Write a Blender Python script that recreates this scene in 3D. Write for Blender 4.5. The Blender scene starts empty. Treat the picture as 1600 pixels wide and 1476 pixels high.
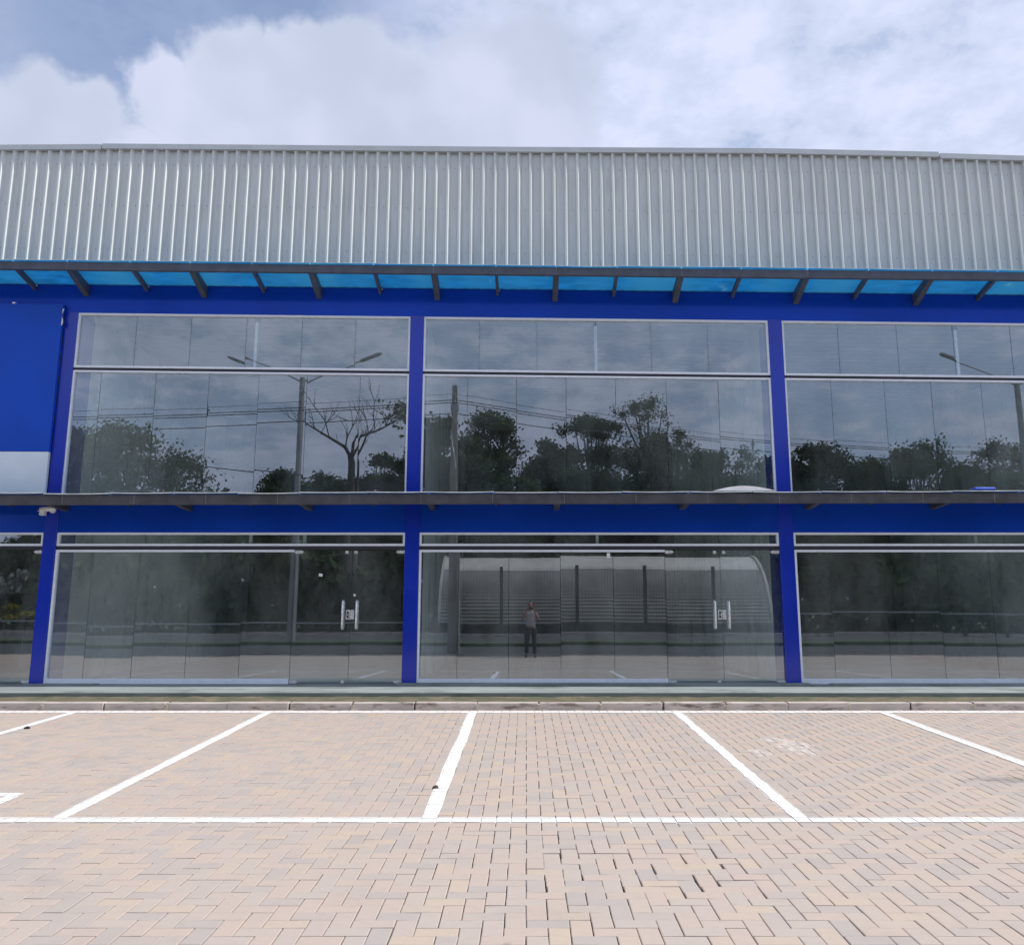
import bpy, bmesh, math, random
import numpy as np
from mathutils import Vector, Matrix, Quaternion

random.seed(7); rng = np.random.default_rng(11)
scene = bpy.context.scene
COL = scene.collection

# ------------------------------------------------------------------ camera
CAM_H = 1.44
cam_d = bpy.data.cameras.new('camera'); cam = bpy.data.objects.new('camera', cam_d); COL.objects.link(cam)
cam.location = (0, 0, CAM_H)
cam.rotation_euler = (math.radians(90 + 10.758), 0, 0)
cam_d.sensor_fit = 'HORIZONTAL'; cam_d.sensor_width = 36; cam_d.lens = 36 * 1400 / 1600
cam_d.shift_x = -22 / 1600; cam_d.shift_y = -51 / 1600
cam_d.clip_start = 0.02; cam_d.clip_end = 3000
scene.camera = cam
scene.cycles.max_bounces = 8; scene.cycles.diffuse_bounces = 3; scene.cycles.glossy_bounces = 3; scene.cycles.transmission_bounces = 3; scene.cycles.transparent_max_bounces = 10

# ------------------------------------------------------------------ view + sun + sky
vs = scene.view_settings
vs.view_transform = 'Standard'; vs.look = 'None'; vs.exposure = 0.0; vs.gamma = 1.0; vs.use_curve_mapping = False

SUN = Vector((0.64, -0.075, 0.765)).normalized()
sd = bpy.data.lights.new('sun', 'SUN'); sd.energy = 4.8; sd.angle = math.radians(0.6); sd.color = (1.0, 0.95, 0.88)
so = bpy.data.objects.new('sun', sd); COL.objects.link(so)
so.rotation_euler = SUN.to_track_quat('Z', 'Y').to_euler(); so.location = (20, -10, 40)

world = bpy.data.worlds.new('World'); scene.world = world; world.use_nodes = True
wt = world.node_tree; wt.nodes.clear()

class NT:
    """tiny node helper"""
    def __init__(self, t): self.t = t
    def n(self, ty, **kw):
        nd = self.t.nodes.new(ty)
        for k, v in kw.items():
            if k in ('operation', 'blend_type', 'data_type', 'noise_dimensions', 'feature', 'distance', 'wave_type', 'bands_direction',
                     'sky_type', 'sun_disc', 'sun_elevation', 'sun_rotation', 'air_density', 'dust_density', 'ozone_density', 'altitude',
                     'noise_type', 'clamp', 'interpolation_type', 'normalize', 'attribute_name', 'invert'): setattr(nd, k, v)
        return nd
    def put(self, sock, v):
        if v is None: return
        if isinstance(v, bpy.types.NodeSocket): self.t.links.new(v, sock)
        else: sock.default_value = v
    def math(self, op, a, b=None, c=None, clamp=False):
        nd = self.t.nodes.new('ShaderNodeMath'); nd.operation = op; nd.use_clamp = clamp
        self.put(nd.inputs[0], a); self.put(nd.inputs[1], b); self.put(nd.inputs[2], c)
        return nd.outputs[0]
    def vmath(self, op, a, b=None, scale=None):
        nd = self.t.nodes.new('ShaderNodeVectorMath'); nd.operation = op
        self.put(nd.inputs[0], a); self.put(nd.inputs[1], b)
        if scale is not None: self.put(nd.inputs['Scale'], scale)
        return nd.outputs['Value'] if op in ('DOT_PRODUCT', 'LENGTH', 'DISTANCE') else nd.outputs[0]
    def noise(self, vec, scale, detail=3, rough=0.5, col=False):
        nd = self.t.nodes.new('ShaderNodeTexNoise'); self.put(nd.inputs['Vector'], vec)
        nd.inputs['Scale'].default_value = scale; nd.inputs['Detail'].default_value = detail; nd.inputs['Roughness'].default_value = rough
        return nd.outputs['Color'] if col else nd.outputs[0]
    def mix(self, fac, a, b, blend='MIX'):
        nd = self.t.nodes.new('ShaderNodeMix'); nd.data_type = 'RGBA'; nd.blend_type = blend
        self.put(nd.inputs[0], fac); self.put(nd.inputs[6], a); self.put(nd.inputs[7], b)
        return nd.outputs[2]
    def ss(self, v, lo, hi, to0=0.0, to1=1.0):
        nd = self.t.nodes.new('ShaderNodeMapRange'); nd.interpolation_type = 'SMOOTHSTEP'
        self.put(nd.inputs[0], v); nd.inputs[1].default_value = lo; nd.inputs[2].default_value = hi
        nd.inputs[3].default_value = to0; nd.inputs[4].default_value = to1
        return nd.outputs[0]

W = NT(wt)
tc = W.n('ShaderNodeTexCoord'); D0 = W.vmath('NORMALIZE', tc.outputs['Generated'])
sky = W.n('ShaderNodeTexSky', sky_type='NISHITA', sun_disc=False, sun_elevation=math.asin(SUN.z),
          sun_rotation=math.atan2(SUN.x, SUN.y), air_density=1.0, dust_density=1.2, ozone_density=1.0)
warp = W.vmath('SCALE', W.vmath('SUBTRACT', W.noise(D0, 9, 2, 0.55, col=True), (0.5, 0.5, 0.5)), scale=0.07)
warp2 = W.vmath('SCALE', W.vmath('SUBTRACT', W.noise(D0, 34, 3, 0.6, col=True), (0.5, 0.5, 0.5)), scale=0.035)
DW = W.vmath('NORMALIZE', W.vmath('ADD', W.vmath('ADD', D0, warp), warp2))
# the heaped cumulus: a few puffs given by compass bearing (deg right of the facade's normal), elevation (deg) and radius (deg)
PUFFS = [(-33.9, 25.6, 3.6), (-30.8, 27.0, 3.6), (-28.1, 28.1, 2.7), (-31.1, 24.2, 4.2), (-23.4, 29.6, 2.9), (-19.4, 31.6, 3.6), (-20.9, 27.6, 4.2), (-15.5, 32.2, 3.6), (-11.7, 32.6, 4.2), (-8.1, 30.4, 5.7), (-14.8, 28.0, 4.9), (-25.3, 25.4, 3.4), (-1.9, 31.4, 6.5)]
cum = None
for (az, el, r) in PUFFS:
    az, el, r = math.radians(az), math.radians(el - 0.3), math.radians(r * 0.98)
    v = (math.sin(az) * math.cos(el), math.cos(az) * math.cos(el), math.sin(el))
    dist = W.vmath('DISTANCE', DW, v)
    m = W.math('SUBTRACT', 1.0, W.math('DIVIDE', dist, r))
    cum = m if cum is None else W.math('MAXIMUM', cum, m)
cumm = W.ss(cum, 0.0, 0.34)
# broken high cloud over the whole sky, projected on a flat layer
sx = W.n('ShaderNodeSeparateXYZ'); W.put(sx.inputs[0], D0)
den = W.math('ADD', W.math('MAXIMUM', sx.outputs[2], 0.0), 0.22)
cx_ = W.n('ShaderNodeCombineXYZ'); W.put(cx_.inputs[0], W.math('DIVIDE', sx.outputs[0], den)); W.put(cx_.inputs[1], W.math('DIVIDE', sx.outputs[1], den)); cx_.inputs[2].default_value = 3.7
LAY = cx_.outputs[0]
big = W.noise(LAY, 1.3, 1, 0.5); mid = W.noise(LAY, 8.0, 5, 0.62)
cov = W.math('ADD', W.math('MULTIPLY', big, 0.55), W.math('MULTIPLY', mid, 0.62))
# one clear gap in the high cloud, above and left of the building
az, el = math.radians(-24), math.radians(35)
gv = (math.sin(az) * math.cos(el), math.cos(az) * math.cos(el), math.sin(el))
gap = W.ss(W.vmath('DISTANCE', DW, gv), 0.10, 0.34, 1.0, 0.0)
thin = W.math('MULTIPLY', W.ss(cov, 0.49, 0.62, 0.45, 0.99), W.math('SUBTRACT', 1.0, W.math('MULTIPLY', gap, 0.85)))
base_sky = W.mix(1.0, sky.outputs[0], (0.135, 0.150, 0.165, 1), 'MULTIPLY'); base_sky = W.mix(0.28, base_sky, (0.50, 0.57, 0.78, 1))
hicol = W.mix(W.ss(mid, 0.3, 0.7), (0.58, 0.66, 0.86, 1), (0.77, 0.82, 1.06, 1))
cucol = W.mix(W.ss(W.noise(DW, 7, 2, 0.5), 0.35, 0.65), (0.57, 0.63, 0.79, 1), (0.69, 0.74, 0.93, 1))
c1 = W.mix(thin, base_sky, hicol)
c2 = W.mix(cumm, c1, cucol)
bg = W.n('ShaderNodeBackground'); W.put(bg.inputs[0], c2); bg.inputs[1].default_value = 1.0
world.cycles.sampling_method = 'NONE'
wo = W.n('ShaderNodeOutputWorld'); wt.links.new(bg.outputs[0], wo.inputs[0])

# ------------------------------------------------------------------ materials
MATS = {}
def newmat(name):
    m = bpy.data.materials.new(name); m.use_nodes = True; t = m.node_tree; t.nodes.clear()
    h = NT(t); out = t.nodes.new('ShaderNodeOutputMaterial'); MATS[name] = m
    return m, h, out
def pbr(name, col, rough=0.5, metal=0.0, var=0.12, vscale=6.0, bump=0.0, bscale=60.0, spec=0.5, dirt=None, coat=0.0, coord='Object', stretch=None):
    m, h, out = newmat(name)
    b = h.n('ShaderNodeBsdfPrincipled')
    t = h.n('ShaderNodeTexCoord')
    if coord == 'World':
        g = h.n('ShaderNodeNewGeometry'); vec = g.outputs['Position']
    else: vec = t.outputs['Object']
    if stretch:
        vec = h.vmath('MULTIPLY', vec, stretch)
    c = (*col, 1)
    nz = h.noise(vec, vscale, 5, 0.6)
    lo = tuple(max(0, x * (1 - var)) for x in col) + (1,); hi = tuple(min(1, x * (1 + var)) for x in col) + (1,)
    cc = h.mix(h.ss(nz, 0.3, 0.7), lo, hi)
    if dirt:
        dcol, lo_, hi_, sc = dirt
        cc = h.mix(h.ss(h.noise(vec, sc, 6, 0.65), lo_, hi_), cc, (*dcol, 1))
    h.put(b.inputs['Base Color'], cc)
    h.put(b.inputs['Roughness'], h.ss(nz, 0.2, 0.8, max(0.0, rough - 0.06), rough + 0.06))
    b.inputs['Metallic'].default_value = metal; b.inputs['Specular IOR Level'].default_value = spec
    b.inputs['Coat Weight'].default_value = coat; b.inputs['Coat Roughness'].default_value = 0.05
    if bump:
        bp = h.n('ShaderNodeBump'); bp.inputs['Strength'].default_value = bump; bp.inputs['Distance'].default_value = 0.01
        h.put(bp.inputs['Height'], h.noise(vec, bscale, 4, 0.6)); h.put(b.inputs['Normal'], bp.outputs[0])
    m.node_tree.links.new(b.outputs[0], out.inputs[0])
    return m

M_blue = pbr('blue_composite_panel', (0.009, 0.036, 0.44), 0.16, var=0.10, vscale=0.8, spec=0.55, coord='World')
M_head = pbr('blue_metallic_band', (0.008, 0.060, 0.47), 0.12, metal=0.12, var=0.10, vscale=0.8, spec=0.15, coord='World')
M_signblue = pbr('sign_blue_vinyl', (0.010, 0.080, 0.54), 0.38, var=0.06, vscale=1.2, spec=0.2)
M_signgrey = pbr('sign_pale_grey_vinyl', (0.76, 0.86, 0.92), 0.42, var=0.05, vscale=1.5)
M_white = pbr('white_aluminium', (0.83, 0.89, 0.97), 0.32, var=0.05, vscale=12)
M_silver = pbr('silver_aluminium', (0.62, 0.65, 0.68), 0.32, metal=0.5, var=0.1, vscale=15, dirt=((0.12, 0.13, 0.14), 0.60, 0.72, 20))
M_chrome = pbr('brushed_steel', (0.82, 0.83, 0.82), 0.25, metal=0.45, var=0.06, vscale=30)
M_darkgap = pbr('dark_gasket', (0.022, 0.024, 0.034), 0.5, var=0.2, vscale=8)
M_steel = pbr('grey_painted_steel', (0.075, 0.088, 0.118), 0.5, var=0.22, vscale=5, dirt=((0.11, 0.115, 0.12), 0.56, 0.78, 3.0), coord='World')
M_seam = pbr('weld_grey', (0.16, 0.165, 0.17), 0.6, var=0.2)
M_steel2 = pbr('weathered_steel', (0.060, 0.064, 0.070), 0.6, var=0.3, vscale=4, dirt=((0.16, 0.13, 0.11), 0.60, 0.80, 2.2), coord='World')
M_clad = pbr('silver_cladding', (0.645, 0.685, 0.665), 0.36, metal=0.1, var=0.06, vscale=2.5, coord='World', stretch=(3, 1, 0.35), dirt=((0.52, 0.555, 0.545), 0.52, 0.8, 3))
M_cap = pbr('silver_flashing', (0.48, 0.52, 0.54), 0.38, metal=0.1, var=0.06, vscale=3, coord='World')
M_plaster = pbr('grey_plaster', (0.86, 0.92, 0.90), 0.9, var=0.12, vscale=1.1, bump=0.2, bscale=30, dirt=((0.42, 0.46, 0.44), 0.50, 0.72, 1.7), coord='World', stretch=(1, 1, 0.6))
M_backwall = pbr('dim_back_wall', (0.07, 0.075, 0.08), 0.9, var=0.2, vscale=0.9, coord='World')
M_ceiling = pbr('ceiling_sheet', (0.50, 0.53, 0.54), 0.6, var=0.1, vscale=2, coord='World')
M_infloor = pbr('screed_floor', (0.50, 0.52, 0.50), 0.7, var=0.15, vscale=1.5, coord='World')
M_conc = pbr('apron_concrete', (0.25, 0.285, 0.28), 0.8, var=0.12, vscale=2.2, bump=0.25, bscale=40, dirt=((0.15, 0.175, 0.155), 0.46, 0.68, 2.0), coord='World', stretch=(0.5, 1, 2))
M_riser = pbr('mossy_concrete', (0.20, 0.235, 0.215), 0.85, var=0.2, vscale=2.5, bump=0.3, bscale=40, dirt=((0.12, 0.15, 0.12), 0.50, 0.68, 2.6), coord='World', stretch=(0.5, 1, 2))
M_dirt = pbr('dirt_strip', (0.15, 0.125, 0.08), 0.95, var=0.3, vscale=5, bump=0.8, bscale=60, dirt=((0.09, 0.095, 0.055), 0.42, 0.62, 3.2), coord='World')
M_kerb = pbr('kerb_concrete', (0.46, 0.41, 0.37), 0.85, var=0.14, vscale=4, bump=0.4, bscale=55, dirt=((0.17, 0.13, 0.11), 0.52, 0.66, 3.6), coord='World', stretch=(0.6, 1, 2.5))
M_asphalt = pbr('asphalt', (0.05, 0.052, 0.056), 0.85, var=0.25, vscale=1.5, bump=0.4, bscale=120, coord='World')
M_grass = pbr('grass_ground', (0.06, 0.09, 0.03), 0.95, var=0.4, vscale=2.0, bump=0.6, bscale=30, coord='World')
M_bed = pbr('joint_sand', (0.095, 0.082, 0.068), 0.95, var=0.3, vscale=9, coord='World')
M_spill = pbr('fresh_mortar', (0.42, 0.44, 0.42), 0.9, var=0.12, vscale=8)
M_mortar = pbr('sandy_mortar', (0.42, 0.37, 0.29), 0.9, var=0.2, vscale=30, bump=0.4)
M_rail = pbr('galvanised_rail', (0.36, 0.38, 0.39), 0.4, metal=0.4, var=0.1, vscale=4)
M_lamp = pbr('lamp_post_grey', (0.24, 0.255, 0.265), 0.45, metal=0.3, var=0.1, vscale=4)
M_polec = pbr('pole_concrete', (0.24, 0.23, 0.21), 0.85, var=0.18, vscale=3)
M_wire = pbr('black_cable', (0.012, 0.012, 0.014), 0.6, var=0.1)
M_bark = pbr('bark', (0.055, 0.045, 0.034), 0.9, var=0.3, vscale=6)
M_deadbark = pbr('bare_bark', (0.05, 0.046, 0.042), 0.9, var=0.3, vscale=6)
M_shed = pbr('shed_sheet_metal', (0.50, 0.485, 0.455), 0.5, metal=0.1, var=0.08, vscale=1.5, coord='World')
M_shedrim = pbr('shed_trim', (0.34, 0.34, 0.33), 0.5, var=0.08)
M_fence = pbr('dark_fence_post', (0.02, 0.022, 0.022), 0.6, var=0.1)
M_skin = pbr('skin', (0.32, 0.18, 0.12), 0.5, var=0.08, vscale=20)
M_shirt = pbr('pale_grey_shirt', (0.42, 0.42, 0.45), 0.85, var=0.1, vscale=14)
M_pants = pbr('dark_trousers', (0.03, 0.036, 0.05), 0.85, var=0.15, vscale=14)
M_hair = pbr('dark_hair', (0.015, 0.012, 0.01), 0.5, var=0.2, vscale=40)
M_shoe = pbr('dark_shoes', (0.03, 0.03, 0.03), 0.5, var=0.1)
M_phone = pbr('black_phone', (0.012, 0.012, 0.014), 0.2, var=0.05)
M_paper = pbr('white_paper', (0.82, 0.82, 0.82), 0.7, var=0.04)
M_plasticw = pbr('white_plastic', (0.78, 0.80, 0.80), 0.5, var=0.06)
M_plasticb = pbr('blue_plastic', (0.05, 0.11, 0.62), 0.4, var=0.08)
M_black = pbr('black_rubber', (0.015, 0.014, 0.013), 0.6, var=0.2)
M_brown = pbr('dry_brown', (0.06, 0.035, 0.02), 0.8, var=0.3, vscale=60)

def glass_mat(name, tint, ior):
    m, h, out = newmat(name)
    lw = h.n('ShaderNodeLayerWeight'); F0 = ior
    frs = h.math('ADD', F0, h.math('MULTIPLY', 1 - F0, h.math('POWER', lw.outputs['Facing'], 4.0)))
    g = h.n('ShaderNodeNewGeometry')
    bp = h.n('ShaderNodeBump'); bp.inputs['Strength'].default_value = 0.05; bp.inputs['Distance'].default_value = 0.002
    h.put(bp.inputs['Height'], h.noise(g.outputs['Position'], 1.6, 1, 0.4))
    gl = h.n('ShaderNodeBsdfGlossy'); gl.inputs['Roughness'].default_value = 0.0; gl.inputs['Color'].default_value = (0.86, 0.94, 1.0, 1)
    h.put(gl.inputs['Normal'], bp.outputs[0])
    tr = h.n('ShaderNodeBsdfTransparent'); tr.inputs[0].default_value = (*tint, 1)
    # dusty film that scatters a little light, with painted haze patches on top
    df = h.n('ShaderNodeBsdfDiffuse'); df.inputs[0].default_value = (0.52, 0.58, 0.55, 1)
    dust_and_haze = h.math('MULTIPLY', h.ss(h.noise(h.vmath('MULTIPLY', g.outputs['Position'], (1.0, 1.0, 0.45)), 1.5, 6, 0.65), 0.28, 0.75), 0.21)
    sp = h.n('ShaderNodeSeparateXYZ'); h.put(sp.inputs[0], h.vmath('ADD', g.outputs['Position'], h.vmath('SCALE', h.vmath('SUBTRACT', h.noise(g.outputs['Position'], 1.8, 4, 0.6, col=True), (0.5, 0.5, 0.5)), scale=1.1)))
    for (x0, z0, rx, rz, amt) in ((-6.0, 1.3, 1.35, 1.5, 0.17), (-1.35, 1.4, 0.35, 1.6, 0.10), (-6.4, 3.9, 1.0, 1.0, 0.09), (3.3, 1.2, 0.7, 1.2, 0.05)):  # pale haze painted on these panes, imitating lit interior walls behind them
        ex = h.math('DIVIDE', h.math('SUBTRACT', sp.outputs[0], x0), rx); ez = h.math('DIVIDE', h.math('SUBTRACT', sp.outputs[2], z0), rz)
        dust_and_haze = h.math('ADD', dust_and_haze, h.ss(h.math('ADD', h.math('MULTIPLY', ex, ex), h.math('MULTIPLY', ez, ez)), 0.2, 1.3, amt, 0.0))
    mx0 = h.n('ShaderNodeMixShader'); h.put(mx0.inputs[0], dust_and_haze); m.node_tree.links.new(tr.outputs[0], mx0.inputs[1]); m.node_tree.links.new(df.outputs[0], mx0.inputs[2])
    mx = h.n('ShaderNodeMixShader'); h.put(mx.inputs[0], frs)
    m.node_tree.links.new(mx0.outputs[0], mx.inputs[1]); m.node_tree.links.new(gl.outputs[0], mx.inputs[2])
    m.node_tree.links.new(mx.outputs[0], out.inputs[0])
    return m
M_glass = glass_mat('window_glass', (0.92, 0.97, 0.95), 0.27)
def clear_mat(name, tint):
    m, h, out = newmat(name)
    tr = h.n('ShaderNodeBsdfTransparent'); tr.inputs[0].default_value = (*tint, 1)
    m.node_tree.links.new(tr.outputs[0], out.inputs[0]); return m
M_glassback = clear_mat('glass_inner_face', (0.97, 0.985, 0.98))
M_glassedge = pbr('glass_edge', (0.10, 0.16, 0.15), 0.2, var=0.1)

def canopy_mat(name, col, dirtc, dlo, dhi, trans=0.75):
    m, h, out = newmat(name)
    g = h.n('ShaderNodeNewGeometry'); P = g.outputs['Position']
    nz = h.ss(h.noise(P, 2.4, 6, 0.65), dlo, dhi)
    c = h.mix(h.ss(h.noise(h.vmath('MULTIPLY', P, (1, 3, 1)), 3.0, 4, 0.6), 0.3, 0.7), (*[x * 0.85 for x in col], 1), (*[min(1, x * 1.15) for x in col], 1))
    c = h.mix(h.ss(h.noise(h.vmath('MULTIPLY', P, (1, 0, 0)), 0.75, 2, 0.5), 0.35, 0.65), c, (col[0] * 1.9, col[1] * 1.18, col[2] * 1.02, 1))
    c = h.mix(nz, c, (*dirtc, 1))
    tl = h.n('ShaderNodeBsdfTranslucent'); h.put(tl.inputs[0], c)
    pr = h.n('ShaderNodeBsdfPrincipled'); h.put(pr.inputs['Base Color'], c); pr.inputs['Roughness'].default_value = 0.25
    mx = h.n('ShaderNodeMixShader'); mx.inputs[0].default_value = 1 - trans
    m.node_tree.links.new(tl.outputs[0], mx.inputs[1]); m.node_tree.links.new(pr.outputs[0], mx.inputs[2])
    m.node_tree.links.new(mx.outputs[0], out.inputs[0]); return m
M_poly = canopy_mat('cyan_polycarbonate', (0.070, 0.36, 0.60), (0.45, 0.62, 0.66), 0.60, 0.78)
M_poly2 = canopy_mat('dirty_blue_polycarbonate', (0.06, 0.16, 0.32), (0.14, 0.16, 0.16), 0.55, 0.78, 0.7)
M_polyedge = pbr('polycarbonate_edge', (0.60, 0.66, 0.62), 0.6, var=0.2, vscale=6, coord='World')

# pavers: each brick its own tint
def paver_mat():
    m, h, out = newmat('clay_paver')
    g = h.n('ShaderNodeNewGeometry'); oi = h.n('ShaderNodeObjectInfo')
    rnd = h.math('FRACT', h.math('ADD', g.outputs['Random Per Island'], oi.outputs['Random']))
    rnd2 = h.math('FRACT', h.math('MULTIPLY', rnd, 17.31))
    P = g.outputs['Position']
    area = h.noise(P, 0.7, 4, 0.6)
    cA = (0.426, 0.346, 0.296, 1); cB = (0.402, 0.348, 0.304, 1); cC = (0.440, 0.358, 0.284, 1); cD = (0.356, 0.320, 0.296, 1)
    c = h.mix(h.ss(rnd, 0.15, 0.75), cA, cB)
    c = h.mix(h.ss(rnd2, 0.70, 0.98), c, cC)
    c = h.mix(h.ss(h.math('ADD', h.math('MULTIPLY', h.math('FRACT', h.math('MULTIPLY', rnd, 7.77)), 0.55), h.math('MULTIPLY', area, 0.6)), 0.62, 0.86), c, cD)
    c = h.mix(h.math('MULTIPLY', h.ss(area, 0.46, 0.70), 0.5), c, (0.432, 0.358, 0.294, 1))
    c = h.mix(h.math('MULTIPLY', h.ss(h.noise(h.vmath('MULTIPLY', P, (1, 1.6, 1)), 22, 5, 0.65), 0.45, 0.72), 0.22), c, (0.30, 0.26, 0.235, 1))
    c = h.mix(h.math('MULTIPLY', h.ss(h.noise(P, 160, 3, 0.6), 0.55, 0.75), 0.25), c, (0.52, 0.46, 0.40, 1))
    c = h.mix(h.math('MULTIPLY', h.ss(h.noise(P, 1.7, 5, 0.65), 0.50, 0.76), 0.30), c, (0.29, 0.255, 0.225, 1))
    c = h.mix(h.math('MULTIPLY', h.ss(h.noise(P, 7.5, 3, 0.55), 0.70, 0.80), 0.55), c, (0.20, 0.18, 0.165, 1))
    # a dark smear and a scatter of spilt whitewash, each where it lies on the paving
    sp = h.n('ShaderNodeSeparateXYZ'); h.put(sp.inputs[0], h.vmath('ADD', P, h.vmath('SCALE', h.vmath('SUBTRACT', h.noise(P, 6, 4, 0.6, col=True), (0.5, 0.5, 0.5)), scale=0.35)))
    ex = h.math('DIVIDE', h.math('SUBTRACT', sp.outputs[0], 4.05), 0.55); ey = h.math('DIVIDE', h.math('SUBTRACT', sp.outputs[1], 7.62), 0.10)
    dark_smear = h.ss(h.math('ADD', h.math('MULTIPLY', ex, ex), h.math('MULTIPLY', ey, ey)), 0.4, 1.3, 0.45, 0.0)
    c = h.mix(dark_smear, c, (0.13, 0.12, 0.12, 1))
    spills = None
    for (x0, y0, rx, ry) in ((2.62, 9.05, 0.17, 0.48), (2.2, 8.80, 0.10, 0.16), (2.50, 9.50, 0.14, 0.14)):
        ex = h.math('DIVIDE', h.math('SUBTRACT', sp.outputs[0], x0), rx); ey = h.math('DIVIDE', h.math('SUBTRACT', sp.outputs[1], y0), ry)
        s_ = h.ss(h.math('ADD', h.math('MULTIPLY', ex, ex), h.math('MULTIPLY', ey, ey)), 0.5, 1.1, 1.0, 0.0)
        spills = s_ if spills is None else h.math('MAXIMUM', spills, s_)
    spills = h.math('MULTIPLY', spills, h.ss(h.noise(P, 14, 4, 0.6), 0.42, 0.58, 0.0, 0.48))
    c = h.mix(spills, c, (0.70, 0.66, 0.63, 1))
    b = h.n('ShaderNodeBsdfPrincipled'); h.put(b.inputs['Base Color'], c); b.inputs['Roughness'].default_value = 0.8
    bp = h.n('ShaderNodeBump'); bp.inputs['Strength'].default_value = 0.35; bp.inputs['Distance'].default_value = 0.003
    h.put(bp.inputs['Height'], h.noise(P, 130, 4, 0.65)); h.put(b.inputs['Normal'], bp.outputs[0])
    m.node_tree.links.new(b.outputs[0], out.inputs[0]); return m
M_paver = paver_mat()
M_outerpave = pbr('clay_paving_far', (0.37, 0.30, 0.25), 0.85, var=0.12, vscale=3, bump=0.3, bscale=30, coord='World')

def paint_mat():
    m, h, out = newmat('road_paint')
    g = h.n('ShaderNodeNewGeometry'); P = g.outputs['Position']
    wear = h.math('MULTIPLY', h.ss(h.noise(P, 24, 6, 0.7), 0.54, 0.72), 0.6)
    c = h.mix(wear, (0.80, 0.80, 0.79, 1), (0.50, 0.44, 0.39, 1))
    c = h.mix(h.math('MULTIPLY', h.ss(h.noise(P, 3.0, 4, 0.6), 0.45, 0.75), 0.30), c, (0.58, 0.55, 0.51, 1))
    b = h.n('ShaderNodeBsdfPrincipled'); h.put(b.inputs['Base Color'], c); b.inputs['Roughness'].default_value = 0.6
    m.node_tree.links.new(b.outputs[0], out.inputs[0]); return m
M_paint = paint_mat()

def leaf_mat(name, a, b_):
    m, h, out = newmat(name)
    g = h.n('ShaderNodeNewGeometry')
    c = h.mix(g.outputs['Random Per Island'], (*a, 1), (*b_, 1))
    d = h.n('ShaderNodeBsdfDiffuse'); h.put(d.inputs[0], c)
    tl = h.n('ShaderNodeBsdfTranslucent'); h.put(tl.inputs[0], c)
    mx = h.n('ShaderNodeMixShader'); mx.inputs[0].default_value = 0.22
    m.node_tree.links.new(d.outputs[0], mx.inputs[1]); m.node_tree.links.new(tl.outputs[0], mx.inputs[2]); m.node_tree.links.new(mx.outputs[0], out.inputs[0]); return m
M_leaf = [leaf_mat('leaf_dark', (0.030, 0.050, 0.024), (0.070, 0.105, 0.045)), leaf_mat('leaf_mid', (0.040, 0.065, 0.028), (0.095, 0.135, 0.055)), leaf_mat('leaf_airy', (0.050, 0.068, 0.040), (0.11, 0.135, 0.07))]
M_leafy = leaf_mat('yellow_blossom', (0.16, 0.14, 0.02), (0.30, 0.26, 0.04))
M_leafw = leaf_mat('pale_blossom', (0.22, 0.24, 0.22), (0.42, 0.43, 0.42))

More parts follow.
